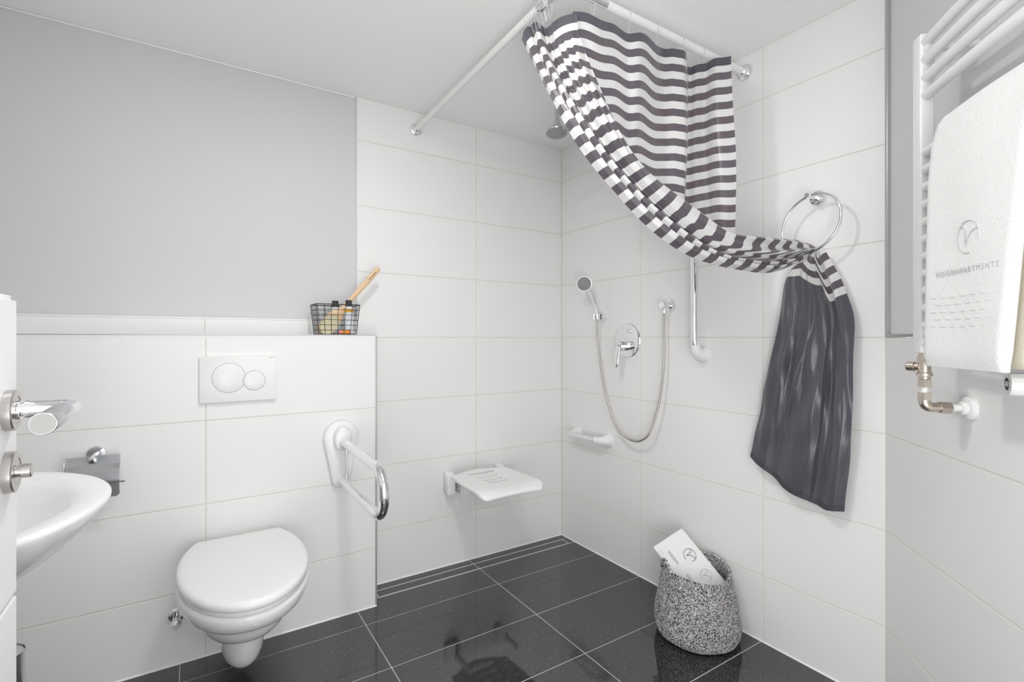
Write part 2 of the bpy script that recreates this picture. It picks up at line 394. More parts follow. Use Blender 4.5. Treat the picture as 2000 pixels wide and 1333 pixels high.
# pale sealant along the wall foot
def bead(pts, k):
    bm = B()
    for (a, b, nn) in pts:
        a, b, nn = V(a), V(b), V(nn); d = 0.005
        vs_ = [bm.verts.new(p) for p in (a, b, b+nn*d, a+nn*d, a+V((0, 0, d)), b+V((0, 0, d)))]
        for f in ((0, 3, 2, 1), (0, 1, 5, 4), (3, 4, 5, 2), (0, 4, 3), (1, 2, 5)): bm.faces.new([vs_[i] for i in f])
    struct(obj('baseboard_%s' % k, bm, M_TRIMW, smooth=False))
e = 0.0005
bead([((XL, YT-e, e), (XE, YT-e, e), (0, -1, 0))], 'toilet_side')
bead([((XE, YB-e, e), (XR, YB-e, e), (0, -1, 0))], 'back')
bead([((XR-e, YB, e), (XR-e, 0.661, e), (-1, 0, 0))], 'right')

# floor: grout bed + stone tiles as pieces
bm = B(); box(bm, ((XL+XR)/2, (YF+YB)/2-0.3, -0.04), (XR-XL+0.3, YB-YF+0.9, 0.074)); [setattr(v.co, 'z', -0.0008) for v in bm.verts if v.co.z > -0.02]; fl = struct(obj('floor', bm, M_FGROUT, smooth=False))
XJ = [XL-0.02, -0.035, 0.573, 1.179, XR+0.01]; YJ = [-0.44, -0.139, 0.1595, 0.458, 0.7565, 1.055, 1.3535, 1.652, 1.9505, 2.127]
def floor_tile(x0, y0, x1, y1):
    w_, h_ = x1-x0-0.0032, y1-y0-0.0032
    if w_ < 0.01 or h_ < 0.008: return
    mt = Matrix(((1, 0, 0, x0+0.0016), (0, 0, 1, y0+0.0016), (0, -1, 0, -0.008), (0, 0, 0, 1)))
    # local x -> X, local z -> Y, local -y -> +Z
    add_tile(fl, M_FLOOR, mt, w_, h_)
for i in range(len(XJ)-1):
    x0, x1 = XJ[i], XJ[i+1]
    for j in range(len(YJ)-1):
        y0, y1 = YJ[j], YJ[j+1]
        if y0 > 1.95: continue
        # clip by the 45 degree wall is hidden behind it: tiles simply run under it
        floor_tile(x0, y0, x1, y1)
    # cut strip in front of the lower wall
    if x1 <= 0.6: floor_tile(x0, 1.9505, x1, YT+0.0)
floor_tile(0.573, 1.9505, 1.179, 2.124); floor_tile(1.179, 1.9505, XR+0.01, 2.124)
floor_tile(XE, 2.1905, 1.179, YB); floor_tile(1.179, 2.1905, XR, YB); floor_tile(1.738, 2.128, XR, 2.189); floor_tile(XE, 2.128, 0.680, 2.189)
# linear drain
dr = thing('shower_drain', 'long narrow steel-edged drain channel inlaid with dark stone along the back wall', 'drain', (1.209, 2.158, 0))
bm = B()
for y_ in (2.1285, 2.188): box(bm, (0, y_-2.158, -0.003), (1.054, 0.0026, 0.0075))
for x_ in (-0.527, 0.527): box(bm, (x_, 0, -0.003), (0.0026, 0.062, 0.0075))
obj('frame', bm, mat('drain_edge', (0.62, 0.61, 0.58), 0.4), dr, smooth=False)
for x0, x1 in ((-0.524, -0.032), (-0.028, 0.524)):
    bm = B(); box(bm, ((x0+x1)/2, 0, -0.0035), (x1-x0, 0.053, 0.006), 0.0006); obj('stone_inlay', bm, M_FLOOR, dr, smooth=False)
bm = B(); box(bm, (0, -0.0325, -0.004), (1.054, 0.004, 0.006)); obj('drain_slot', bm, M_DARK, dr, smooth=False)

# door leaf standing open on the left
dx, dy1 = -0.186, 0.866
d1 = bpy.data.objects.new('door_1', None); COL.objects.link(d1); d1.location = (dx, YF+0.02, 0); d1['kind'] = 'structure'
bm = B()
for za, zb_ in ((0.004, 0.801), (0.807, 1.172)): box(bm, (-0.0045, (dy1-YF-0.02)/2, (za+zb_)/2), (0.009, dy1-YF-0.02, zb_-za), 0.0016)
obj('door_leaf', bm, M_DOOR, d1, smooth=False)
bm = B(); box(bm, (-0.0265, (dy1+0.019-YF-0.02)/2, 1.1755/2+0.004), (0.035, dy1+0.019-YF-0.02, 1.1755), 0.0015); obj('door_rebate', bm, M_DOOR, d1, smooth=False)
yk = 0.822-YF-0.02
for zz, nm in ((1.039, 'handle_rosette'), (0.9655, 'lock_rosette')):
    bm = B(); lathe(bm, [(0.024, 0), (0.0245, 0.001), (0.0245, 0.0085), (0.023, 0.0098), (0.017, 0.010), (0.0165, 0.0094), (0.0155, 0.0098), (0.006, 0.0098)], (0, yk, zz), (1, 0, 0), n=48)
    p = obj(nm, bm, M_SATIN, d1)
    if 'handle' in nm:
        bm = B(); lathe(bm, [(0.0112, 0.0), (0.0112, 0.004), (0.0085, 0.0045), (0.0085, 0.007), (0.011, 0.0075), (0.011, 0.012)], (0.0098, yk, zz), (1, 0, 0), n=32)
        obj('handle_collar', bm, M_CHROME, p)
        bm = B(); tube(bm, fillet([(0.018, yk, zz), (0.060, yk, zz), (0.060, yk-0.146, zz)], 0.010, 8), 0.0098, 28)
        obj('door_handle', bm, M_CHROME, p)
        bm = B(); lathe(bm, [(0.0108, 0), (0.0115, 0.0006), (0.0115, 0.0895), (0.0108, 0.0905)], (0.060, yk-0.056, zz), (0, -1, 0), n=36)
        obj('handle_sleeve', bm, M_STEEL, p)
        bm = B(); lathe(bm, [(0.0104, 0), (0.0104, 0.0008)], (0.060, yk-0.1463, zz), (0, -1, 0), n=32); obj('end_cap', bm, mat('matt_grey_cap', (0.38, 0.37, 0.355), 0.5), p)
    else:
        bm = B(); lathe(bm, [(0.0066, 0), (0.0066, 0.004), (0.0082, 0.0045), (0.0082, 0.0125), (0.0074, 0.0135)], (0.0098, yk, zz), (1, 0, 0), n=28)
        obj('turn_knob', bm, M_SATIN, p)

# ------------------------------------------------------------------ toilet
TX = 0.138
t = thing('toilet', 'white wall-hung ceramic toilet with closed rounded lid', 'toilet', (TX+0.003, YT, 0.007))
def lid_outline(scale=1.0, front=-0.585, back=-0.045, hw=0.182, bw=0.138, n=64):
    """closed loop, y negative = towards the room"""
    out = []
    mid = -0.275
    for i in range(n+1):
        a = PI*i/n; x = -hw*math.cos(a); y = mid-(mid-front)*math.sin(a)
        out.append((x, y))
    m_ = 10
    for i in range(1, m_+1):
        s_ = i/m_; out.append((hw-(hw-bw)*s_**2.4, mid+(back-0.012-mid)*s_))
    out += [(bw-0.006, back-0.003), (bw-0.02, back)]
    out += [(-x, y) for x, y in reversed(out[n+1:])]
    return out
def shrink(poly, d, c=(0, -0.30)):
    out = []; n_ = len(poly)
    for i in range(n_):
        p = V(poly[i]); a = V(poly[i-1]); b = V(poly[(i+1) % n_]); tt = (b-a)
        if tt.length < 1e-9: out.append((p.x, p.y)); continue
        tt.normalize(); nn = V((tt.y, -tt.x))
        if nn.dot(p-V(c)) < 0: nn = -nn
        out.append((p.x-nn.x*d, p.y-nn.y*d))
    return out
LO = lid_outline()
bm = B(); rings = []
for d, z in ((0.006, 0.396), (0.001, 0.3975), (0.0, 0.401), (0.0, 0.408), (0.0025, 0.4145), (0.008, 0.4185), (0.018, 0.4205), (0.05, 0.4225), (0.10, 0.424), (0.14, 0.4245)):
    if d < 0.05: q = shrink(LO, d)
    else: q = [(x*(1-d/0.18), -0.30+(y+0.30)*(1-d/0.27)) for x, y in LO]
    rings.append([V((x, y, z)) for x, y in q])
loft(bm, rings); obj('lid', bm, M_PLAST, t, angle=50)
bm = B(); rings = [[V((x, y, z)) for x, y in shrink(LO, d)] for d, z in ((0.012, 0.381), (0.006, 0.3825), (0.005, 0.386), (0.005, 0.392), (0.009, 0.3945))]
loft(bm, rings); obj('seat', bm, M_PLAST, t, angle=50)
for sx_ in (-1, 1):
    bm = B(); lathe(bm, [(0.012, 0), (0.013, 0.002), (0.013, 0.010), (0.011, 0.012)], (sx_*0.078, -0.030, 0.381), (0, 0, 1), n=20); obj('hinge', bm, M_PLAST, t)
def ov(front, back, hw, n=72, p=2.0, flat=0.0):
    out = []; cy = (front+back)/2; ry = (back-front)/2
    for i in range(n):
        a = 2*PI*i/n; x = math.cos(a); y = math.sin(a)
        out.append((x, y))
    res = []
    for x, y in out:
        # round nose at the front, fuller and squarer to the wall
        e_ = 1.0 if y < 0 else 0.5
        X_ = hw*math.copysign(abs(x)**e_, x); res.append((X_, cy+ry*y))
    return res
bm = B(); rings = []
for fr_, bk_, hw, z in ((-0.52, 0, 0.168, 0.3805), (-0.566, 0, 0.178, 0.3800), (-0.574, 0, 0.182, 0.376), (-0.577, 0, 0.183, 0.366), (-0.573, 0, 0.181, 0.350),
                        (-0.560, 0, 0.176, 0.332), (-0.540, 0, 0.169, 0.317), (-0.520, 0, 0.161, 0.3065), (-0.497, 0, 0.151, 0.300), (-0.484, 0, 0.144, 0.296), (-0.478, 0, 0.141, 0.289),
                        (-0.470, 0, 0.138, 0.270), (-0.452, 0, 0.131, 0.248), (-0.425, 0, 0.122, 0.228), (-0.395, 0, 0.112, 0.214), (-0.355, 0, 0.098, 0.203), (-0.31, 0, 0.08, 0.196), (-0.26, 0, 0.05, 0.193)):
    rings.append([V((x, y, z)) for x, y in ov(fr_, bk_-0.001, hw)])
loft(bm, rings); obj('bowl', bm, M_CERAM, t, angle=60)
bm = B(); rings = []
for fr_, hw, z in ((-0.315, 0.070, 0.225), (-0.312, 0.069, 0.18), (-0.305, 0.066, 0.14), (-0.295, 0.062, 0.105), (-0.282, 0.056, 0.080), (-0.262, 0.047, 0.062), (-0.235, 0.034, 0.052), (-0.20, 0.015, 0.048)):
    rings.append([V((x, y, z)) for x, y in ov(fr_, -0.07, hw, 40)])
loft(bm, rings); obj('trap_cover', bm, M_CERAM, t, angle=60)

# flush plate
t = thing('flush_plate', 'white rectangular dual-flush plate with a large and a small round button', 'flush plate', (0.1445, YT, 0.977))
M_FP = basis((0, 0, 0), (1, 0, 0), (0, 0, 1), (0, -1, 0))
bm = B(); prism(bm, roundrect(0.246, 0.164, 0.003, 3), 0.0, 0.0125, M_FP, 0.0012); obj('plate', bm, M_PLAST, t, angle=25)
def disc(bm, cx_, cz_, r, h, cut=None):
    pts = [(cx_+r*math.cos(2*PI*i/96), cz_+r*math.sin(2*PI*i/96)) for i in range(96)]
    if cut: pts = [p for p in pts if math.hypot(p[0]-cut[0], p[1]-cut[1]) > cut[2]] ; 
    return pts
b1 = (-0.0325, 0.0045, 0.0535); b2 = (0.049, -0.0085, 0.0365)
for (nm, c_, ot) in (('large_button', b1, b2), ('small_button', b2, None)):
    def outl(rad, grow=0.0):
        pts = []
        for i in range(160):
            a = 2*PI*i/160; p = V((c_[0]+rad*math.cos(a), c_[1]+rad*math.sin(a)))
            if ot:
                q = p-V(ot[:2]); R_ = ot[2]+0.0012-grow
                if q.length < R_: p = V(ot[:2])+q.normalized()*R_ if q.length > 1e-5 else p
                # keep the point inside the big circle
                if (p-V(c_[:2])).length > rad: p = p
            pts.append((p.x, p.y))
        return pts
    bm = B(); prism(bm, outl(c_[2]), 0.012, 0.0130, M_FP); g = obj('button_gap', bm, mat('button_gap_grey', (0.22, 0.22, 0.23), 0.6), t, smooth=False)
    bm = B(); prism(bm, outl(c_[2]-0.0010, 0.0), 0.012, 0.0145, M_FP, 0.0006); obj(nm, bm, M_PLAST, t, angle=25)
me = text_mesh('GEBERIT', 0.0052, 0.0001); o = obj('lettering', me, M_RUB, t, smooth=False); o.matrix_local = basis((0.105, -0.0127, 0.0745), (1, 0, 0), (0, 0, 1), (0, -1, 0))

# toilet paper holder
t = thing('paper_holder', 'chrome toilet paper holder with flat shiny cover flap behind the washbasin', 'paper holder', (-0.258, YT, 0.745))
bm = B(); lathe(bm, [(0.027, 0), (0.027, 0.004), (0.024, 0.008), (0.015, 0.0095)], (0, 0, 0.008), (0, -1, 0), n=40); obj('wall_rosette', bm, M_CHROME, t)
bm = B(); tube(bm, fillet([(0.0, -0.006, 0.008), (0.0, -0.05, 0.008), (-0.004, -0.064, 0.002)], 0.01), 0.0075, 16); obj('arm', bm, M_CHROME, t)
bm = B(); pl = catmull([(0, -0.058, 0.012), (0, -0.064, -0.01), (0, -0.078, -0.035), (0, -0.086, -0.06), (0, -0.082, -0.090), (0, -0.072, -0.118)], 8)
W_ = 0.066; vr = []
for p in pl:
    ins = 0.0
    if (p-pl[-1]).length < 0.008: ins = 0.008-(p-pl[-1]).length
    vr.append([bm.verts.new((x, p.y, p.z)) for x in (-W_+ins, -0.02, 0.02, W_-ins)])
for a, b in zip(vr, vr[1:]):
    for i in range(3): bm.faces.new((a[i], a[i+1], b[i+1], b[i]))
bmesh.ops.solidify(bm, geom=bm.faces[:], thickness=0.0014); obj('cover_flap', bm, M_STEEL, t, angle=60)
bm = B(); box(bm, (-0.002, -0.066, 0.0), (0.020, 0.010, 0.014), 0.003); obj('clip', bm, M_CHROME, t)
bm = B(); tube(bm, fillet([(-0.066, -0.062, 0.006), (-0.069, -0.062, 0.006), (-0.069, -0.062, -0.075), (0.078, -0.062, -0.075)], 0.008), 0.004, 12); obj('roll_bar', bm, M_CHROME, t)

# angle valve
t = thing('angle_valve', 'small chrome angle valve on the tiles left of the toilet', 'valve', (-0.044, YT, 0.172))
bm = B(); lathe(bm, [(0.027, 0), (0.027, 0.003), (0.024, 0.008), (0.014, 0.013)], (0, 0, 0), (0, -1, 0), n=36); obj('wall_rosette', bm, M_CHROME, t)
bm = B(); lathe(bm, [(0.010, 0.01), (0.010, 0.03), (0.013, 0.031), (0.013, 0.045), (0.009, 0.047), (0.009, 0.055)], (0, 0, 0), (0, -1, 0), n=28); tube(bm, [(0, -0.037, 0), (0, -0.037, 0.03)], 0.0095, 18); obj('valve_body', bm, M_CHROME, t)
bm = B(); lathe(bm, [(0.011, 0), (0.0145, 0.003), (0.0155, 0.012), (0.0135, 0.026), (0.010, 0.030)], (0, -0.052, 0), (0, -1, -0.12), n=24); obj('handle', bm, M_CHROME, t)

# washbasin on the left wall
t = thing('washbasin', 'white oval ceramic washbasin seen half behind the open door', 'washbasin', (-0.41, 1.16, 0.84))
def basin_ring(sx_, sy_, z, cut=-0.249, cx_=0.0, n=80):
    out = []
    for i in range(n):
        a = 2*PI*i/n; x = cx_+sx_*math.cos(a); y = sy_*math.sin(a)
        out.append(V((max(x, cut), y, z)))
    return out
bm = B()
rings = [basin_ring(a_, b_, z, cx_=c_) for a_, b_, z, c_ in (
    (0.06, 0.06, -0.158, -0.10), (0.12, 0.13, -0.155, -0.07), (0.17, 0.18, -0.135, -0.05), (0.21, 0.225, -0.105, -0.03), (0.243, 0.258, -0.07, -0.015), (0.268, 0.283, -0.035, -0.004), (0.279, 0.296, -0.015, 0), (0.2845, 0.301, -0.006, 0), (0.285, 0.302, 0.000, 0), (0.282, 0.299, 0.003, 0), (0.277, 0.294, 0.0045, 0),
    (0.245, 0.262, 0.0, 0), (0.235, 0.252, -0.003, 0), (0.225, 0.242, -0.012, 0), (0.205, 0.222, -0.04, 0), (0.17, 0.19, -0.075, 0), (0.12, 0.14, -0.105, 0), (0.06, 0.07, -0.118, 0), (0.02, 0.02, -0.12, 0))]
loft(bm, rings); obj('basin', bm, M_CERAM, t, angle=60)
bm = B(); lathe(bm, [(0.030, 0), (0.031, 0.002), (0.024, 0.004), (0.006, 0.0045)], (0.0, 0, -0.1195), (0, 0, 1), n=28); obj('drain_cap', bm, M_CHROME, t)

# small steel bin, cut by the door
t = thing('steel_bin', 'slim satin steel cylinder with a flat grey lid on the floor beside the door edge', 'bin', (-0.420, 1.80, 0))
bm = B(); lathe(bm, [(0.048, 0), (0.050, 0.002), (0.050, 0.299), (0.0515, 0.301), (0.0515, 0.306), (0.0485, 0.306), (0.048, 0.301), (0.048, 0.290), (0.001, 0.290)], n=48); obj('body', bm, M_STEEL, t)
bm = B(); lathe(bm, [(0.0462, 0.290), (0.0462, 0.3025), (0.0445, 0.3035)], n=48); obj('lid', bm, M_LGREY, t)
bm = B(); lathe(bm, [(0.0515, 0), (0.0515, 0.006)], n=40); obj('base', bm, M_DARK, t)

# ------------------------------------------------------------------ folding support rail
t = thing('folding_grab_rail', 'chrome U-shaped fold-up grab rail on white wall bracket beside toilet', 'grab rail', (0.503, YT, 0))
Mw = basis((0, 0, 0), (1, 0, 0), (0, 0, 1), (0, -1, 0))
bm = B(); pts = []
for i in range(25): a = math.radians(-8+196*i/24); pts.append((0.068*math.cos(a), 0.726+0.068*math.sin(a)))
for i in range(13): a = math.radians(188+164*i/12); pts.append((0.036*math.cos(a), 0.560+0.036*math.sin(a)))
prism(bm, pts, 0.0, 0.026, Mw, 0.0125); obj('wall_plate', bm, M_PLAST, t, angle=40)
bm = B(); pts = [(0.034*math.cos(a), 0.722+0.052*math.sin(a)) for a in [2*PI*i/32 for i in range(32)]]
pts = [(x, max(z, 0.682)) for x, z in pts]
prism(bm, pts, 0.018, 0.060, Mw, 0.012); obj('pivot_cover', bm, M_PLAST, t, angle=40)
bm = B(); path = fillet([(0, -0.052, 0.716), (0, -0.545, 0.706), (0, -0.545, 0.552), (0, -0.022, 0.560)], 0.076, 14)
tube(bm, path, 0.0165, 28); obj('rail', bm, M_CHROME, t, angle=50)
bm = B(); lathe(bm, [(0.0215, 0.0), (0.0225, 0.001), (0.0225, 0.004), (0.0185, 0.0045)], (0, -0.020, 0.560), (0, -1, 0), n=32); obj('socket_ring', bm, M_DARK, t)
bm = B(); tube(bm, [(0.004, -0.082, 0.712), (0.004, -0.082, 0.565)], 0.0038, 12); obj('link_rod', bm, M_CHROME, t)

# folding shower seat
t = thing('folding_shower_seat', 'white plastic fold-down shower seat with slots and handle opening on back wall', 'shower seat', (1.205, YB, 0))
def seat_pt(u, v):
    """u -1..1 across, v 0 (wall side) .. 1 (front)"""
    x = -0.036+0.166*u*(1-0.16*(1-v)**3.0)
    y = -0.076-0.374*v
    z = 0.479-0.008*math.exp(-1.6*u*u)*math.sin(PI*min(1, v))+0.003*abs(u)
    if v > 0.82: z -= (0.014+0.010*abs(u)**1.5)*((v-0.82)/0.18)**2.2
    return V((x, y, z))
SL = ((0.155, 0.220, 0.48), (0.342, 0.377, 0.33), (0.467, 0.502, 0.33), (0.592, 0.627, 0.33))
def open_cell(u, v):
    for v0_, v1_, hu in SL:
        m_ = (v0_+v1_)/2; h_ = (v1_-v0_)/2
        if abs(v-m_) < h_ and abs(u) < hu-0.03*(abs(v-m_)/h_)**2: return True
    return False
nx_, ny_ = 110, 200
def toprow(u): return 0.118*min(1.0, max(0.0, 1-math.cos(min(1, abs(u)/0.85)*PI/2))**0.9)
def botrow(u):
    return 1.0 if abs(u) <= 0.80 else 0.87+0.13*math.sqrt(max(0, 1-((abs(u)-0.80)/0.20)**2))
bm = B(); top_, bot_ = {}, {}
for i in range(nx_+1):
    u = -1+2*i/nx_
    for j in range(ny_+1):
        a_v, b_v = toprow(u), botrow(u); v = j/ny_
        if v < 0.12: v = a_v+(0.12-a_v)*v/0.12 if a_v < 0.12 else a_v
        v = max(v, a_v)
        if v > 0.85: v = 0.85+(b_v-0.85)*(v-0.85)/0.15
        p = seat_pt(u, v); e_ = min((v-a_v)*0.374, (b_v-v)*0.374, (1-abs(u))*0.166); r_ = 0.009
        k_ = r_-math.sqrt(max(0, r_*r_-(r_-min(r_, e_))**2))
        top_[i, j] = bm.verts.new(p-V((0, 0, k_))); bot_[i, j] = bm.verts.new(p-V((0, 0, 0.020-k_*0.7)))
for i in range(nx_):
    for j in range(ny_):
        uc, vc = -1+2*(i+0.5)/nx_, (j+0.5)/ny_
        if open_cell(uc, vc):
            for (di, dj, a, b) in ((-1, 0, (i, j), (i, j+1)), (1, 0, (i+1, j+1), (i+1, j)), (0, -1, (i+1, j), (i, j)), (0, 1, (i, j+1), (i+1, j+1))):
                if not open_cell(-1+2*(i+di+0.5)/nx_, (j+dj+0.5)/ny_): bm.faces.new((top_[a], top_[b], bot_[b], bot_[a]))
            continue
        bm.faces.new((top_[i, j], top_[i, j+1], top_[i+1, j+1], top_[i+1, j])); bm.faces.new((bot_[i, j], bot_[i+1, j], bot_[i+1, j+1], bot_[i, j+1]))
rim_ = [(i, 0) for i in range(nx_)]+[(nx_, j) for j in range(ny_)]+[(i, ny_) for i in range(nx_, 0, -1)]+[(0, j) for j in range(ny_, 0, -1)]
for a, b in zip(rim_, rim_[1:]+rim_[:1]): bm.faces.new((top_[a], top_[b], bot_[b], bot_[a]))
bmesh.ops.remove_doubles(bm, verts=bm.verts[:], dist=0.00002); obj('seat', bm, M_PLAST, t, angle=60)
for k, x_ in enumerate((-0.135, 0.150)):
    bm = B(); prof = [(0.0, 0.385), (-0.052, 0.366), (-0.052, 0.440), (-0.044, 0.458), (-0.030, 0.468), (-0.012, 0.470), (0.0, 0.462)]
    prism(bm, [(a_, b_) for a_, b_ in prof], -0.021, 0.021, basis((x_-0.012+(0.0 if k == 0 else 0.0), 0, 0), (0, 1, 0), (0, 0, 1), (1, 0, 0)), 0.003)
    br = obj('wall_bracket', bm, M_PLAST, t, angle=40)
    bm = B(); lathe(bm, [(0.008, 0), (0.008, 0.035)], (x_+0.005, -0.04, 0.445), (1, 0, 0), n=18); obj('pivot_pin', bm, M_CHROME, br)
    bm = B(); box(bm, (x_+0.022, -0.09, 0.435), (0.016, 0.13, 0.030), 0.006); obj('hinge_arm', bm, M_PLAST, t)
bm = B(); box(bm, (-0.105, -0.028, 0.390), (0.012, 0.05, 0.05), 0.003); obj('stop_block', bm, M_LGREY, t)

# ------------------------------------------------------------------ right wall fittings
def white_mount(bm, wallp, out, to, r0=0.036, r1=0.018, n=32, ln=0.045):
    """flared elbow from wall point, going out along 'out' then bending to direction of 'to'"""
    p0 = V(wallp); path = catmull([p0, p0+V(out)*0.022, p0+V(out)*0.045+V(to)*0.012, p0+V(out)*0.058+V(to)*ln], 7)
    N = len(path); rs = []
    for i in range(N):
        s_ = i/(N-1); rs.append(r1+(r0-r1)*(1-s_)**1.6*(1 if s_ > 0.06 else 1.0))
    tube(bm, path, rs, n)
t = thing('short_grab_bar', 'short chrome horizontal grab bar with white ends near the shower corner', 'grab bar', (XR, 1.975, 0.605))
for s_, y_ in ((1, 0.118), (-1, -0.118)):
    bm = B(); white_mount(bm, (0, y_, 0), (-1, 0, 0), (0, -s_, 0), ln=0.026 if s_ > 0 else 0.045); obj('end_mount', bm, M_PLAST, t, angle=60)
bm = B(); tube(bm, [(-0.058, 0.132, 0), (-0.058, 0, 0), (-0.058, -0.075, 0)], 0.0160, 28); obj('bar', bm, M_CHROME, t)
t = thing('tall_grab_bar', 'tall vertical chrome grab bar on the right wall, its top behind the curtain', 'grab bar', (XR, 1.302, 1.056))
bm = B(); white_mount(bm, (0, 0, 0), (-1, 0, 0), (0, 0, 1), 0.035, 0.0185); obj('end_mount', bm, M_PLAST, t, angle=60)
bm = B(); white_mount(bm, (0, 0, 0.62), (-1, 0, 0), (0, 0, -1), 0.035, 0.0185); obj('end_mount', bm, M_PLAST, t, angle=60)
bm = B(); tube(bm, [(-0.050, 0, 0.028), (-0.0575, 0, 0.040), (-0.060, 0, 0.06), (-0.060, 0, 0.30), (-0.060, 0, 0.56), (-0.0575, 0, 0.58), (-0.05, 0, 0.592)], 0.0160, 28); obj('bar', bm, M_CHROME, t)

# hand shower set
t = thing('hand_shower', 'chrome hand shower with round grey spray face resting in wall holder', 'hand shower', (XR, 1.925, 1.236))
path = catmull([(-0.052, -0.037, 0.0), (-0.053, -0.030, 0.045), (-0.058, -0.018, 0.085), (-0.068, -0.006, 0.120), (-0.082, 0.006, 0.148), (-0.088, 0.012, 0.160)], 6)
rs = [0.0100+0.0038*math.sin(PI*i/(len(path)-1)) for i in range(len(path))]
bm = B(); tube(bm, path, rs, 18); obj('handle', bm, M_CHROME, t, angle=60)
hn = V((-0.66, -0.72, -0.20)).normalized(); hc = V((-0.098, 0.008, 0.165))
bm = B(); lathe(bm, [(0.012, -0.022), (0.026, -0.016), (0.037, -0.004), (0.039, 0.006), (0.0375, 0.0095)], hc, hn, n=40); hd = obj('spray_head', bm, M_CHROME, t, angle=50)
bm = B(); lathe(bm, [(0.0355, 0.0085), (0.0355, 0.012), (0.027, 0.0135), (0.025, 0.0125), (0.023, 0.0135), (0.013, 0.0150), (0.012, 0.0140), (0.003, 0.0150)], hc, hn, n=40); obj('spray_face', bm, M_RUB, hd, angle=30)
t = thing('shower_holder', 'small chrome wall holder gripping the hand shower', 'shower holder', (XR, 1.888, 1.232))
bm = B(); lathe(bm, [(0.017, 0), (0.017, 0.030), (0.015, 0.033)], (0, 0, 0), (-1, 0, 0), n=28); obj('holder_body', bm, M_CHROME, t)
bm = B()
x_, y_, z_ = frame_of((0, 0, 1))
pts_o = []; pts_i = []
for i in range(25):
    a = math.radians(-140+280*i/24); pts_o.append((-0.052+0.017*math.cos(a)*1.0, 0.017*math.sin(a))); pts_i.append((-0.052+0.0125*math.cos(a), 0.0125*math.sin(a)))
prism(bm, pts_o+pts_i[::-1], -0.014, 0.014, None); obj('holder_clip', bm, M_CHROME, t)
# mixer
t = thing('shower_mixer', 'round chrome concealed shower mixer plate with lever and diverter', 'mixer tap', (XR, 1.727, 1.113))
bm = B(); lathe(bm, [(0.083, 0), (0.083, 0.004), (0.080, 0.0075), (0.073, 0.009), (0.002, 0.0105)], (0, 0, 0), (-1, 0, 0), n=64); obj('plate', bm, M_CHROME, t)
bm = B(); prism(bm, roundrect(0.058, 0.016, 0.006, 5, 0, 0.045), 0.008, 0.024, basis((0, 0, 0), (0, -1, 0), (0, 0, 1), (-1, 0, 0)), 0.003); obj('diverter', bm, M_CHROME, t, angle=30)
bm = B(); lathe(bm, [(0.024, 0.008), (0.024, 0.032), (0.022, 0.033), (0.022, 0.036), (0.0245, 0.037), (0.0245, 0.058), (0.022, 0.061)], (0, 0, -0.028), (-1, 0, 0), n=40); kb = obj('cartridge_sleeve', bm, M_CHROME, t)
bm = B(); pl = [(-0.052, -0.016, 0.013), (-0.064, -0.024, 0.020), (-0.070, -0.05, 0.0175), (-0.076, -0.085, 0.0155), (-0.078, -0.110, 0.0135), (-0.077, -0.124, 0.010), (-0.0765, -0.128, 0.005)]
rings = []
for i, (x, z, w2) in enumerate(pl):
    th = 0.006 if i > 1 else 0.010
    rings.append([V((x+th*math.cos(a), w2*math.sin(a), z+(0.003*math.cos(a)))) for a in [2*PI*k/20 for k in range(20)]])
loft(bm, rings); obj('lever', bm, M_CHROME, kb, angle=60)
# wall outlet
t = thing('hose_outlet', 'chrome wall elbow outlet feeding the shower hose', 'hose outlet', (XR, 1.470, 1.268))
bm = B(); lathe(bm, [(0.028, 0), (0.028, 0.004), (0.024, 0.011), (0.016, 0.013)], (0, 0, 0), (-1, 0, 0), n=36); obj('wall_rosette', bm, M_CHROME, t)
bm = B(); lathe(bm, [(0.015, 0.010), (0.0165, 0.014), (0.0165, 0.058), (0.0145, 0.061)], (0, 0, 0), (-1, 0, 0), n=32); obj('elbow', bm, M_CHROME, t)
bm = B(); lathe(bm, [(0.0085, 0.012), (0.0085, 0.022), (0.0105, 0.023), (0.0095, 0.036)], (-0.043, 0, 0), (0, 0, -1), n=12); obj('nut', bm, M_CHROME, t)
# hose
HP = [(1.733, 1.470, 1.236), (1.732, 1.470, 1.16), (1.730, 1.468, 1.036), (1.728, 1.478, 0.92), (1.726, 1.497, 0.820), (1.722, 1.540, 0.705), (1.722, 1.585, 0.662), (1.724, 1.638, 0.648), (1.726, 1.700, 0.660), (1.73, 1.760, 0.700), (1.734, 1.825, 0.815), (1.736, 1.862, 0.93), (1.733, 1.880, 1.030), (1.726, 1.888, 1.13), (1.724, 1.888, 1.219)]
path = resample(catmull(HP, 12), 1100)
rs = [0.0064 if i % 4 < 2 else 0.0054 for i in range(len(path))]
bm = B(); tube(bm, path, rs, 10); ho = obj('shower_hose', bm, mat('hose_steel', (0.62, 0.59, 0.56), 0.25, 1.0), angle=60); tag(ho, 'ribbed metal shower hose hanging in a deep loop on the right wall', 'hose')
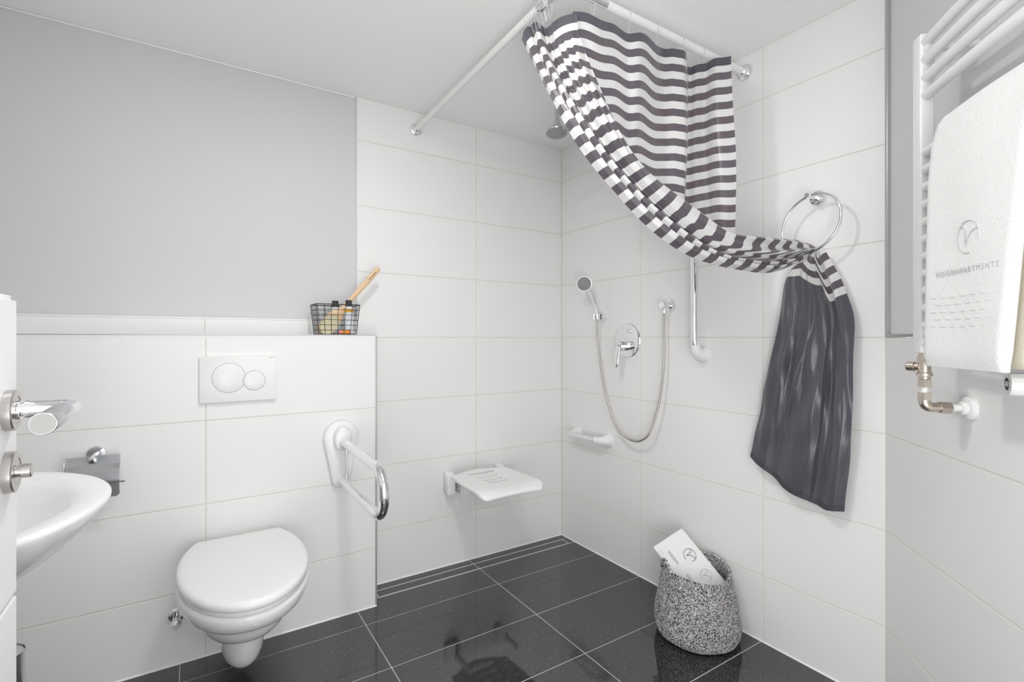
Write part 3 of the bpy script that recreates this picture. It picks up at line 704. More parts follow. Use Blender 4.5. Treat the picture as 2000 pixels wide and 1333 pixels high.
# ceiling shower head
t = thing('overhead_shower', 'chrome overhead shower head hanging on a short pipe from the ceiling', 'shower head', (1.294, 1.665, ZC))
bm = B(); tube(bm, [(0, 0, 0), (0, 0, -0.05), (0, 0, -0.163)], 0.0105, 24); obj('drop_pipe', bm, M_STEEL2, t)
bm = B(); lathe(bm, [(0.030, 0), (0.030, 0.004), (0.014, 0.010)], (0, 0, 0), (0, 0, -1), n=32); obj('ceiling_rosette', bm, M_CHROME, t)
ax = V((-0.10, -0.10, -1)).normalized(); c0 = V((0, 0, -0.160))
bm = B(); lathe(bm, [(0.011, 0), (0.016, 0.004), (0.017, 0.012), (0.022, 0.028), (0.022, 0.034), (0.026, 0.037), (0.036, 0.042), (0.047, 0.046), (0.0485, 0.052), (0.046, 0.056)], c0, ax, n=48); hd = obj('spray_head', bm, M_STEEL2, t, angle=40)
bm = B(); lathe(bm, [(0.0445, 0.0555), (0.0445, 0.0575), (0.030, 0.0585), (0.029, 0.0565), (0.0275, 0.0585), (0.018, 0.060), (0.002, 0.0602)], c0, ax, n=48); fc = obj('spray_face', bm, mat('spray_grey', (0.36, 0.37, 0.36), 0.4), hd, angle=30)
bm = B(); tube(bm, [c0+ax*0.056+V((0.030, -0.012, 0)), c0+ax*0.068+V((0.034, -0.014, 0))], 0.0022, 10); obj('adjuster_pin', bm, M_LGREY, hd)
# towel ring
t = thing('towel_ring', 'chrome towel ring on the right wall with the curtain pulled through it', 'towel ring', (XR, 0.852, 1.594))
bm = B(); lathe(bm, [(0.027, 0), (0.027, 0.006), (0.024, 0.012), (0.012, 0.0135)], (0, 0, 0), (-1, 0, 0), n=40); obj('wall_rosette', bm, M_CHROME, t)
bm = B(); tube(bm, [(-0.010, 0, -0.002), (-0.05, 0.001, 0.0), (-0.077, 0.002, 0.0)], 0.0080, 22); arm_ = obj('arm', bm, M_CHROME, t)
bm = B(); lathe(bm, [(0.0068, 0), (0.0066, 0.0006)], (-0.0768, 0.002, 0.0), (-1, 0.03, 0), n=22); obj('end_cap', bm, M_RUB, arm_)  # grey disc stands for the dark reflection in the chrome arm end
bm = B(); RC = V((-0.070, -0.006, -0.094)); th_ = math.radians(0)
ru = V((0.05, 1, 0.0)).normalized(); rv = V((0.06, -0.12, 1)).normalized()
tube(bm, [RC+ru*0.093*math.cos(a)+rv*0.096*math.sin(a) for a in [2*PI*i/96 for i in range(96)]], 0.0046, 14, closed=True); obj('ring', bm, M_CHROME, t, angle=60)

# ------------------------------------------------------------------ curtain rod
RZ = 2.137; RY = 1.118; RX = 0.895
t = thing('curtain_rod', 'L-shaped white and chrome shower curtain rod fixed to back and right walls', 'curtain rod', (RX, YB, 2.115))
def loc(p): return V(p)-V((RX, YB, 2.115))
bm = B(); tube(bm, [loc((RX, YB-0.01, 2.115)), loc((RX, 1.7, 2.127)), loc((RX, 1.245, RZ))], 0.0125, 28); obj('long_tube', bm, M_ROD, t)
bm = B(); tube(bm, fillet([loc((RX, 1.25, RZ)), loc((RX, RY, RZ)), loc((RX+0.17, RY, RZ))], 0.10, 14), 0.0122, 28); obj('corner_bend', bm, M_CHROME, t, angle=60)
bm = B(); tube(bm, [loc((RX+0.165, RY, RZ)), loc((1.4, RY, RZ)), loc((XR-0.01, RY, RZ))], 0.0135, 28); obj('cross_tube', bm, M_ROD, t)
for c_, ax_ in (((RX, YB, 2.115), (0, -1, 0)), ((XR, RY, RZ), (-1, 0, 0))):
    bm = B(); lathe(bm, [(0.031, 0), (0.031, 0.003), (0.028, 0.008), (0.021, 0.010), (0.0185, 0.013), (0.0185, 0.028), (0.0155, 0.031)], loc(c_), ax_, n=36); obj('wall_flange', bm, M_CHROME, t, angle=40)
bm = B(); lathe(bm, [(0.0145, -0.018), (0.0185, -0.016), (0.0185, 0.016), (0.0145, 0.018)], loc((RX, 1.215, RZ)), (0, -1, 0), n=30); obj('connector', bm, M_CHROME, t)

# ------------------------------------------------------------------ shower curtain
LOW = [(0.864, 1.309, 2.073), (0.878, 1.278, 2.002), (0.892, 1.218, 1.892), (0.907, 1.149, 1.777), (0.934, 1.1, 1.684), (0.98, 1.065, 1.606), (1.034, 1.038, 1.541), (1.089, 1.012, 1.478), (1.16, 0.978, 1.415), (1.239, 0.951, 1.372), (1.321, 0.923, 1.348), (1.413, 0.899, 1.335), (1.529, 0.87, 1.331), (1.639, 0.849, 1.362), (1.722, 0.828, 1.407)]
UP = [(0.925, 1.114, 2.073), (0.927, 1.11, 2.011), (0.943, 1.093, 1.948), (0.967, 1.072, 1.876), (1.0, 1.055, 1.808), (1.03, 1.04, 1.744), (1.064, 1.024, 1.682), (1.106, 1.004, 1.627), (1.153, 0.982, 1.584), (1.215, 0.959, 1.544), (1.288, 0.934, 1.499), (1.376, 0.909, 1.447), (1.489, 0.879, 1.44), (1.639, 0.849, 1.445), (1.722, 0.828, 1.432)]
TOP = [(0.864, 1.309, 2.073), (0.873, 1.288, 2.098), (0.885, 1.262, 2.11), (0.891, 1.226, 2.078), (0.896, 1.192, 2.076), (0.905, 1.158, 2.078), (0.925, 1.114, 2.073)]
PAN = [(0.937, 1.13), (1.001, 1.11), (1.064, 1.111), (1.139, 1.114), (1.179, 1.095), (1.245, 1.102), (1.315, 1.116), (1.341, 1.094), (1.38, 1.081), (1.461, 1.136), (1.481, 1.111), (1.508, 1.094), (1.502, 1.05), (1.532, 1.016)]
FL = [(1.738, 0.92, 1.368), (1.738, 0.949, 1.304), (1.738, 0.968, 1.162), (1.738, 1.005, 1.016), (1.738, 1.036, 0.865), (1.738, 1.071, 0.69)]
FR = [(1.738, 0.815, 1.41), (1.738, 0.772, 1.321), (1.738, 0.752, 1.26), (1.738, 0.733, 1.181), (1.738, 0.734, 1.061), (1.738, 0.738, 0.821), (1.738, 0.762, 0.574)]
HEM = [(1.738, 1.071, 0.69), (1.738, 1.026, 0.654), (1.738, 0.961, 0.604), (1.738, 0.9, 0.583), (1.738, 0.834, 0.569), (1.738, 0.762, 0.574)]
def arr(L): return np.array([tuple(p) for p in L])
NB, NF, NU = 190, 110, 260
low = arr(resample(catmull(LOW, 10), NB)); up = arr(resample(catmull(UP, 10), NB)); top = resample(catmull(TOP, 10), NU)
FS = [(0, 0.1), (0.10, 0.8), (0.20, 0.9), (0.27, 0.0), (0.33, 0.1), (0.42, 0.9), (0.55, 1.1), (0.66, 0.95), (0.715, 0.4), (0.70, -0.7), (0.745, -1.2), (0.80, -0.7), (0.86, 0.6), (0.92, 0.7), (0.97, 0.1), (1.0, -0.4)]
FC = arr(resample([V((a*0.28, b*0.020, 0)) for a, b in FS], NU)); FW = FC[:, 0]/0.28; FO = FC[:, 1]/0.020
fl_ = arr(resample(catmull(FL, 10), NF)); fr_ = arr(resample(catmull(FR, 10), NF)); hem_ = arr(resample(catmull(HEM, 8), NU))
# cross-section of the gathered cloth: (place across the swag, in/out), knife pleats that lap over each other
XS = [(0, 0.1), (0.09, 0.9), (0.20, 0.8), (0.185, -0.1), (0.27, 0.4), (0.34, 0.3), (0.325, -1.1), (0.385, -1.6), (0.395, -0.2), (0.43, -0.1), (0.425, -1.0), (0.46, -0.3), (0.56, 0.6), (0.72, 1.0), (0.90, 0.9), (0.97, 0.4), (1.0, -0.2)]
xs_c = arr(resample([V((a*0.17, b*0.014, 0)) for a, b in XS], NU))
kern = np.exp(-np.linspace(-2, 2, 9)**2); kern /= kern.sum()
def smooth(a):
    p = np.concatenate((np.full(4, a[0]), a, np.full(4, a[-1]))); return np.convolve(p, kern, 'valid')
XW = smooth(xs_c[:, 0])/0.17; XO = smooth(xs_c[:, 1])/0.014; XW[0] = 0; XW[-1] = 1
cl_ = (low+up)/2; Lref = np.concatenate(([0], np.cumsum(np.linalg.norm(np.diff(cl_, axis=0), axis=1)))); Lref = Lref*1.19/Lref[-1]
P_ = np.zeros((NU, NB+NF-1, 3)); VV = np.zeros((NU, NB+NF-1))
for i in range(NU):
    wv = i/(NU-1)
    # lateral overlap of pleats
    for j in range(NB):
        s_ = j/(NB-1)
        mixs = 0.5+0.5*min(1, s_*6) if wv < 0.6 else min(1, s_*6)
        wj = wv+(XW[i]-wv)*mixs
        wj = wj+0.055*math.sin(PI*wj)*math.sin(4.2*s_+0.4)*min(1, s_*4)
        pl_ = XO[i]*(1+0.20*math.sin(9*s_+7*wv))+(1.0*math.sin(2*PI*(2.2*wv-1.2*s_))+0.5*math.sin(2*PI*(5*wv+2*s_)))*min(1, max(0, (s_-0.62)*3.5))*(1 if wv > 0.3 else wv/0.3)+(0.55*math.sin(2*PI*(9*wv)+3*s_)*max(0, 1-s_*2.2) if wv > 0.5 and s_ > 0.05 else 0)*min(1, max(0, s_*8))
        a, b = low[j], up[j]
        p = a+(b-a)*wj
        k = min(1.0, s_/0.10)
        tp_ = np.array(top[min(NU-1, int(wj*(NU-1)))])
        if s_ < 0.10: 
            p = p+(tp_-(low[0]+(up[0]-low[0])*wj))*(1-k)**1.5
        j0, j1 = max(0, j-2), min(NB-1, j+2)
        T = (low[j1]-low[j0])+(up[j1]-up[j0]); Wd = b-a
        Nn = np.cross(Wd, T); Nn /= (np.linalg.norm(Nn)+1e-9)
        if Nn @ (-p+np.array([0, 0, EYE])) < 0: Nn = -Nn
        A = 0.019*min(1, 0.6+s_*4)*(1-0.45*max(0, (s_-0.8)/0.2))
        bulge = 0.035*math.sin(PI*wv)*min(1, s_*3)*(1-0.3*s_)
        if s_ > 0.94: A *= max(0.0, 1-(s_-0.94)/0.06*0.6); bulge *= 1-(s_-0.94)/0.06*0.6
        top_calm = 1.0 if wv < 0.62 else max(0.15, min(1.0, 0.15+s_*7))
        P_[i, j] = p+Nn*(A*pl_*top_calm+bulge-0.02)
    # falling part
    for j in range(NF):
        q = j/(NF-1); a, b = fl_[j], fr_[j]
        mq = min(1, q*5)*(1-0.55*q); wf = wv+(FW[i]-wv)*mq
        p = a+(b-a)*wf
        hz = hem_[i][2]; base = fl_[-1][2]+(fr_[-1][2]-fl_[-1][2])*wf; p[2] += (hz-base)*q
        Af = 0.019*min(1, 0.45+q*3)*(1-0.35*q)
        off = Af*(FO[i]*0.9+0.30*math.sin(2*PI*(2.6*wv+0.9*q+0.2))*q)
        off += 0.0035*math.sin(2*PI*(6.3*wv-1.7*q))*math.sin(PI*q)+0.003*math.sin(2*PI*(3.7*wv+3.1*q+0.3))*math.sin(PI*q)+0.0015*math.sin(11*wv+31*q)*q
        fold = 0.010*math.exp(-((wv-0.52+0.32*q)/0.022)**2)*math.sin(PI*min(1, q*1.15))
        p[0] += -off-fold
        p[0] = min(p[0]-0.002, 1.766)
        P_[i, NB-1+j] = p if j else P_[i, NB-1]*0.35+p*0.65
    seg = np.linalg.norm(np.diff(P_[i], axis=0), axis=1)
    L = np.concatenate(([0], np.cumsum(seg)))
    st = max(0.0, min(1.0, (wv-0.64)/0.08)); st = st*st*(3-2*st); s2_ = max(0.0, min(1.0, (wv-0.30)/0.34)); s2_ = s2_*s2_*(3-2*s2_); vr_ = 1.190-0.045*s2_-0.060*st
    lag = max(0.0, 1.19-vr_); js = np.arange(NB)/(NB-1); rl = np.clip((js-0.50)/0.46, 0, 1); rl = rl*rl*(3-2*rl)
    st_ = 0.017*(math.tanh((wv-0.20)*60)-math.tanh((wv-0.335)*60)) if wv > 0.12 else 0.0
    st_ += 0.009*(math.tanh((wv-0.39)*60)-math.tanh((wv-0.43)*60))
    VV[i, :NB] = Lref-lag*rl+st_*np.clip(js/0.15, 0, 1)*np.clip((1-js)/0.2, 0, 1)
    VV[i, NB:] = vr_+(L[NB:]-L[NB-1])
# back panel
NP, NR, NT = 220, 110, 16
pan = resample(catmull([(a, b, 0) for a, b in PAN], 8), NP)
pxs = np.linspace(0, 1, NP)
# bottom heights and tuck targets by position along the panel
bx = [0.937, 1.10, 1.315, 1.50, 1.60]; bz = [1.889, 1.704, 1.567, 1.466, 1.425]
tx = [0.937, 1.10, 1.315, 1.50, 1.60]; tg = np.array([(0.95, 1.135, 1.831), (1.04, 1.10, 1.647), (1.19, 1.04, 1.495), (1.345, 0.975, 1.409), (1.405, 0.95, 1.387)])
Q_ = np.zeros((NP, NR+NT, 3)); QV = np.zeros((NP, NR+NT))
for i in range(NP):
    p = pan[i]; xk = p.x+0.0
    hz = 2.08+0.004*math.sin(i*0.17); zb = float(np.interp(xk, bx, bz)); tt = np.array([np.interp(xk, tx, tg[:, c]) for c in range(3)])
    if i > NP*0.93: zb = 1.43
    for j in range(NR):
        s_ = j/(NR-1); z = hz+(zb-hz)*s_; dz = hz-z
        x = p.x+0.02*dz*math.sin(PI*i/NP)*-1+0.03*dz*(i/NP)**3; y = p.y+0.012*math.sin(i/NP*PI*5+dz*5)*min(1, dz*3)
        Q_[i, j] = (x, y, z)
    last = Q_[i, NR-1].copy()
    for j in range(NT):
        s_ = (j+1)/NT; Q_[i, NR+j] = last+(tt-last)*s_; Q_[i, NR+j][2] -= 0.02*math.sin(PI*s_)
    seg = np.linalg.norm(np.diff(Q_[i], axis=0), axis=1); QV[i] = np.concatenate(([0], np.cumsum(seg)))
def grid_faces(n, m, off): return [(off+i*m+j, off+(i+1)*m+j, off+(i+1)*m+j+1, off+i*m+j+1) for i in range(n-1) for j in range(m-1)]
m1 = NB+NF-1; m2 = NR+NT
verts = [tuple(p) for p in P_.reshape(-1, 3)]+[tuple(p) for p in Q_.reshape(-1, 3)]
faces = grid_faces(NU, m1, 0)+grid_faces(NP, m2, NU*m1)
org = V((1.2, 1.05, 2.08)); me = bpy.data.meshes.new('shower_curtain'); me.from_pydata([tuple(V(v)-org) for v in verts], [], faces)
uvv = np.concatenate((np.stack((np.repeat(np.linspace(0, 1.0, NU)[:, None], m1, 1), VV), -1).reshape(-1, 2), np.stack((np.repeat(np.linspace(1.0, 2.0, NP)[:, None], m2, 1), QV), -1).reshape(-1, 2)))
lay = me.uv_layers.new(name='UVMap'); li = np.zeros(len(me.loops), dtype=np.int32); me.loops.foreach_get('vertex_index', li); lay.data.foreach_set('uv', uvv[li].astype(np.float32).ravel())
cu = obj('shower_curtain', me, M_CURT, angle=180); cu.location = org
tag(cu, 'grey and white striped shower curtain gathered through the towel ring with plain dark lower part', 'shower curtain')
# hem tape of the falling part
bm = B(); rows = []
for i in range(NU):
    p = V(P_[i, -1]); d = (V(P_[i, -1])-V(P_[i, -6])).normalized()
    rows.append([p-d*0.016+V((-0.0018, 0, 0)), p+d*0.002+V((-0.0018, 0, 0)), p+d*0.002+V((0.0012, 0, 0)), p-d*0.016+V((0.0012, 0, 0))])
loft(bm, [[q-org for q in r_] for r_ in rows]); obj('hem', bm, mat('dark_hem', (0.06, 0.055, 0.068), 0.5), cu, angle=60)
# clear rings
def hook(p, z0, label, grp, yaw, sc_=1.0):
    bm = B(); d = V((math.cos(yaw), math.sin(yaw), 0)); c = V((0, 0, 0))
    zt = RZ+0.018-p[2]; zb = z0-p[2]-0.012; pts = []
    for i in range(28):
        a = 2*PI*i/28; pts.append(d*0.019*math.sin(a)*(0.55+0.45*math.cos(a)) + V((0, 0, (zt+zb)/2+(zt-zb)/2*math.cos(a))))
    tube(bm, pts, 0.0014, 8, closed=True)
    tag(obj('curtain_ring', bm, M_CLEAR, loc=p), label, 'curtain ring', grp)
G = 'clear curtain rings on the rod'
ords = ['first from the chrome bend', 'second from the chrome bend', 'midway along the cross tube', 'second from the right wall', 'nearest the right wall']
for (x, k) in zip((1.001, 1.146, 1.273, 1.400, 1.510), ords):
    hook((x, RY-0.003, RZ), 2.08, 'clear plastic curtain ring above the flat panel, '+k, G, PI/2)
for i in range(8):
    hook((RX, 1.185+0.017*i, RZ-0.001), 2.085, 'clear plastic curtain ring bunched with others at the rod bend', 'bunched curtain rings at the bend', 0.15*math.sin(i*2.1))

# ------------------------------------------------------------------ towel radiator on the 45 degree wall
RL = 0.52
rad = thing('towel_radiator', 'white tubular towel radiator on the angled right wall', 'radiator', CO)
rad.rotation_euler = (0, 0, math.atan2(t45.y, t45.x))
# local: x along the wall towards the camera, y = away from wall?  (wall normal n45 = local -y)
P0 = 0.3725      # left post position along the wall
def post(x):
    bm = B(); prism(bm, roundrect(0.034, 0.030, 0.0045, 4), 1.090, 1.833, basis((x, -0.092, 0), (1, 0, 0), (0, 1, 0), (0, 0, 1)), 0.002); return obj('post', bm, M_RAD, rad, angle=35)
post(P0); post(P0+RL)
bz_ = [1.813, 1.771, 1.730, 1.688]+[1.556-0.0403*k for k in range(12)]
bar_me = None
for z in bz_:
    if bar_me is None:
        bm = B(); N_ = 17; pts = []
        for i in range(N_):
            s_ = i/(N_-1); pts.append((P0+0.012+(RL-0.024)*s_, -0.094-0.010*math.sin(PI*s_), 0))
        tube(bm, pts, 0.0115, 18); o = obj('bar', bm, M_RAD, rad, angle=60); bar_me = o.data
    else: o = bpy.data.objects.new('bar', bar_me); COL.objects.link(o); o.parent = rad
    o.location = (0, 0, z)
for z in (1.794, 1.136):
    for x, dr_ in ((P0+0.010, 1), (P0+RL-0.010, -1)):
        bm = B(); lathe(bm, [(0.0125, 0), (0.0125, 0.017), (0.0115, 0.019)], (x, -0.090, z), (dr_, 0, 0), n=28)
        tube(bm, [(x+dr_*0.016, -0.080, z-0.004), (x+dr_*0.020, -0.04, z-0.004), (x+dr_*0.020, -0.001, z-0.004)], 0.008, 14)
        obj('wall_bracket', bm, M_RAD, rad, angle=40)
# valve train under the left post
vt = thing('radiator_valve', 'nickel radiator valve and elbow below the left post with white wall rosette', 'valve', CO)
vt.rotation_euler = rad.rotation_euler
vy = -0.092
def lz(prof, n=28, m=M_NICKEL, nm='valve_body', ax=(0, 0, -1), c=None, ph=0.0):
    bm = B(); lathe(bm, prof, c or (P0+0.004, vy, 0), ax, n=n, ph=ph); return obj(nm, bm, m, vt, angle=30)
lz([(0.011, -1.090), (0.011, -1.080)], nm='thread')
lz([(0.0165, -1.081), (0.0165, -1.069)], n=6, nm='hex_nut')
lz([(0.0115, -1.069), (0.0125, -1.060), (0.0125, -1.045), (0.0155, -1.043), (0.0155, -1.036)], nm='valve_body')
bm = B(); lathe(bm, [(0.009, 0), (0.009, 0.018), (0.0115, 0.019), (0.0115, 0.034), (0.0095, 0.036)], (P0+0.004, vy, 1.057), (-0.8, -0.6, 0), n=24); obj('lockshield_cap', bm, M_NICKEL, vt, angle=30)
lz([(0.012, -1.034), (0.012, -1.029)], nm='collar')
lz([(0.0145, -1.028), (0.0145, -1.010)], n=6, nm='hex_nut')
lz([(0.0075, -1.010), (0.0075, -0.996)], m=M_PLAST, nm='white_pipe')
lz([(0.0145, -0.997), (0.0145, -0.980)], n=6, nm='hex_nut')
bm = B(); tube(bm, fillet([(P0+0.004, vy, 0.981), (P0+0.004, vy, 0.963), (P0+0.004, vy+0.030, 0.963)], 0.012, 8), 0.0115, 22); obj('elbow', bm, M_NICKEL, vt, angle=50)
bm = B(); lathe(bm, [(0.0150, 0), (0.0150, 0.022)], (P0+0.004, vy+0.029, 0.963), (0, 1, 0), n=6); obj('hex_nut', bm, M_NICKEL, vt, angle=30)
bm = B(); lathe(bm, [(0.0085, 0), (0.0085, 0.022)], (P0+0.004, vy+0.050, 0.963), (0, 1, 0), n=20); obj('white_pipe', bm, M_PLAST, vt, angle=30)
bm = B(); lathe(bm, [(0.027, 0.0), (0.027, 0.006), (0.024, 0.010), (0.016, 0.012), (0.016, 0.018), (0.013, 0.021)], (P0+0.004, 0, 0.963), (0, -1, 0), n=36); obj('wall_rosette', bm, M_PLAST, vt, angle=30)
# thermostat head at the right edge of the picture
th = thing('thermostat_head', 'white ribbed radiator thermostat head at the right edge under the towels', 'thermostat', CO)
th.rotation_euler = rad.rotation_euler
bm = B(); x, y, z = frame_of((-0.30, -0.95, 0.0)); N_ = 48; rings = []
cth = V((P0+0.262, -0.070, 1.040)); zz = V((-0.30, -0.95, 0)).normalized()
for r_, h in ((0.013, -0.045), (0.016, -0.040), (0.019, -0.03), (0.021, 0.005), (0.0215, 0.016), (0.020, 0.020), (0.013, 0.021)):
    rings.append([cth+zz*h+(x*math.cos(2*PI*i/N_)+y*math.sin(2*PI*i/N_))*(r_*(1+(0.05 if i % 4 < 2 and h < 0.01 else 0))) for i in range(N_)])
loft(bm, rings); obj('head', bm, M_PLAST, th, angle=30)
for i in range(12):
    a = 2*PI*i/12; bm = B(); c = cth+zz*0.0212+(x*math.cos(a)+y*math.sin(a))*0.009
    tube(bm, [c-(x*math.cos(a)+y*math.sin(a))*0.0028, c+(x*math.cos(a)+y*math.sin(a))*0.0028], 0.0009, 6); obj('vent_slot', bm, M_BLACK, th)
bm = B(); lathe(bm, [(0.010, 0), (0.010, 0.03)], (P0+0.262, 0.0, 1.04), (0, -1, 0), n=20); obj('pipe', bm, M_NICKEL, th)

# towels over the radiator: local frame of the wall
def towel(name, label, cat, prof, x0, x1, thick, m, slant=0.0, zb=None, parent_frame=True, bulge=0.004, seed=0):
    """prof: list of (y, z) centre line going from the front hem over the bar to the back hem"""
    rr = random.Random(seed); pr_ = resample([V((a, b, 0)) for a, b in prof], 64); nxx = 26; bm = B()
    front, back_ = [], []
    for i, p in enumerate(pr_):
        a = pr_[max(0, i-1)]; b = pr_[min(63, i+1)]; tt = (b-a).normalized(); nn = V((tt.y, -tt.x))
        rowf, rowb = [], []
        for k in range(nxx+1):
            s_ = k/nxx; e_ = min(s_, 1-s_); rd = math.sqrt(max(0, 1-(1-min(1, e_/0.05))**2)); ed = min(i, 63-i); rdv = math.sqrt(max(0.02, 1-(1-min(1, ed/2.0))**2))
            x = x0+(x1-x0)*s_+slant*s_*(p.y-prof[0][1])
            h = thick/2*(0.25+0.75*rd*rdv)+bulge*math.sin(s_*7+i*0.12+seed)*0.3
            rowf.append(V((x, p.x+nn.x*h, p.y+nn.y*h))); rowb.append(V((x, p.x-nn.x*h, p.y-nn.y*h)))
        front.append(rowf); back_.append(rowb)
    rings = [f+b[::-1] for f, b in zip(front, back_)]
    loft(bm, rings); o = obj(name, bm, m, angle=70); o.matrix_world = basis(CO, t45, -n45, (0, 0, 1))
    return tag(o, label, cat)
yb = -0.128
tw = towel('hand_towel', 'folded white towel with embroidered emblem and woven band over the radiator bars', 'towel',
           [(-0.150, 1.066), (-0.149, 1.15), (-0.148, 1.30), (-0.146, 1.45), (-0.140, 1.53), (-0.126, 1.580), (-0.095, 1.592), (-0.066, 1.580), (-0.054, 1.535), (-0.052, 1.47), (-0.051, 1.30), (-0.051, 1.10)], 0.361+0.138, 0.361+0.362, 0.020, M_TERRY, slant=0.13, seed=1)
towel('cream_towel', 'cream towel hanging on the radiator just behind the white embroidered towel', 'towel',
      [(-0.129, 1.072), (-0.129, 1.20), (-0.129, 1.45), (-0.127, 1.54), (-0.117, 1.566), (-0.098, 1.5745), (-0.081, 1.567), (-0.073, 1.54), (-0.072, 1.12)], 0.361+0.20, 0.361+0.386, 0.008, M_CREAM, seed=2, bulge=0.001)
towel('cream_towel', 'folded beige towel at the far right edge with a pale hem below it', 'towel',
      [(-0.131, 1.098), (-0.131, 1.20), (-0.131, 1.45), (-0.128, 1.54), (-0.118, 1.566), (-0.098, 1.5745), (-0.081, 1.567), (-0.073, 1.54), (-0.072, 1.12)], 0.361+0.394, 0.361+0.50, 0.008, mat('pale_cream_terry', (0.86, 0.80, 0.68), 0.95), seed=3, bulge=0.001)
# woven band: raised short ribs
for r_ in range(5):
    z = 1.206-0.0145*r_
    bm = B()
    for k in range(7):
        x0 = 0.528+0.029*k+(0.0145 if r_ % 2 else 0)
        if x0+0.02 > 0.722: continue
        tube(bm, [(x0, -0.1598, z), (x0+0.011, -0.1602, z), (x0+0.019, -0.1598, z)], 0.0007, 6)
    # expressed in the towel's own frame
    obj('woven_rib', bm, M_TERRY, tw)

# emblem: broken circle with a swooping leaf line, drawn with thread
def emblem(parent, M_, s, m=M_THREAD, r=0.0011):
    C1 = [(math.cos(math.radians(a)), math.sin(math.radians(a))) for a in range(135, -26, -7)]
    C2 = [(math.cos(math.radians(a)), math.sin(math.radians(a))) for a in range(-80, -204, -7)]
    S1 = [(-0.93, 0.37), (-0.78, 0.66), (-0.50, 0.70), (-0.28, 0.46), (-0.24, 0.05), (-0.20, -0.55)]
    S2 = [(-0.20, -0.55), (-0.02, -0.12), (0.35, 0.26), (0.88, 0.44)]
    for L_ in (C1, C2, catmull([(*p, 0) for p in S1], 5), catmull([(*p, 0) for p in S2], 5)):
        bm = B(); tube(bm, [M_ @ V((p[0]*s, p[1]*s, 0.0)) for p in L_], r, 6); obj('emblem_thread', bm, m, parent)
Mt = basis((0.640, -0.1592, 1.313), (1, 0, 0), (0, 0, 1), (0, -1, 0))
emblem(tw, Mt, 0.030, M_THREAD2, 0.0009)
me = text_mesh('VISIONAPARTMENTS', 0.0145, 0.0003, 1.35); o = obj('lettering', me, M_THREAD2, tw, smooth=False); o.matrix_local = basis((0.632, -0.1596, 1.252), (1, 0, 0), (0, 0, 1), (0, -1, 0))

# ------------------------------------------------------------------ rope basket with folded towel
BX, BY = 1.618, 1.215
bk = thing('rope_basket', 'soft round black and white melange rope basket on the floor by the right wall', 'basket', (BX, BY, 0))
prof = [(0.134, 0.003), (0.146, 0.014), (0.1525, 0.038), (0.1535, 0.065), (0.150, 0.10), (0.144, 0.14), (0.136, 0.175), (0.129, 0.205), (0.124, 0.23), (0.121, 0.25)]
cp = catmull([(a, b, 0) for a, b in prof], 10); coils = 44; cps = resample(cp, coils*5); na = 180
def bskt(inner=0.0):
    R_ = []
    for j, p in enumerate(cps):
        bul = 0.0014*abs(math.sin(PI*j/5)); row = []
        for i in range(na):
            a = 2*PI*i/na; zs_ = p.y/0.25
            rr_ = p.x-inner+(bul if not inner else -bul)+0.004*zs_*math.sin(3*a+1.0)+0.005*zs_*math.cos(2*a+0.5)+0.0012*math.sin(7*a+j*0.06)
            zoff = zs_*(0.012*math.sin(a+0.6)+0.006*math.sin(2*a+1.2))
            row.append(V((rr_*math.cos(a), rr_*math.sin(a), p.y+zoff)))
        R_.append(row)
    return R_
outer = bskt(); inner = bskt(0.009)
rings = outer+[[ (a+b)/2+V((0, 0, 0.004)) for a, b in zip(outer[-1], inner[-1])]]+inner[::-1]
bm = B(); vr = loft(bm, rings, caps=(True, True))
uvl = bm.loops.layers.uv.new('UVMap'); vid = {}
for j, r_ in enumerate(vr):
    for i, v in enumerate(r_): vid[v] = (i, j)
for f in bm.faces:
    ids = [vid[l.vert] for l in f.loops]; mi = max(a for a, _ in ids); row_ = min(b for _, b in ids)//5
    for l, (a, b) in zip(f.loops, ids):
        if mi == na-1 and a == 0: a = na
        u_ = a*2*PI*0.145/na; fr2 = b/5-row_
        l[uvl].uv = (u_*560+(1 if row_ % 2 else -1)*fr2*1.6, row_*2.37+fr2*2.1)
obj('woven_wall', bm, M_ROPE, bk, angle=180)
bm = B(); ang = math.radians(158)
hp = [(0.1325*math.cos(ang+d), 0.1325*math.sin(ang+d), 0.250+0.040*math.cos(d*5.2)) for d in [(-0.30+0.60*i/16) for i in range(17)]]
tube(bm, hp, 0.0060, 12)
ul_ = bm.loops.layers.uv.new('UVMap')
for f in bm.faces:
    for l in f.loops: l[ul_].uv = (l.vert.co.y*560+l.vert.co.x*200, l.vert.co.z*460)
h_ = obj('handle_loop', bm, M_ROPE, bk, angle=180)
# care label inside
bm = B(); box(bm, (0.108, 0.028, 0.228), (0.002, 0.018, 0.024), 0.0005); obj('care_tag', bm, M_PLAST, bk)

L_ = V((1.549, 1.37, 0.291)); T_ = V((1.690, 1.341, 0.348)); R_ = V((1.716, 1.175, 0.214))
e1 = (L_-T_); w1 = e1.length; e1.normalize(); e2 = (R_-T_); e2 = (e2-e1*e2.dot(e1)); w2 = e2.length; e2.normalize(); nn = e2.cross(e1)
if nn.z < 0: nn = -nn
thk = 0.052; W2 = 0.25
bm = B(); Mb = Matrix((e1, e2, nn)).transposed().to_4x4(); Mb.translation = T_
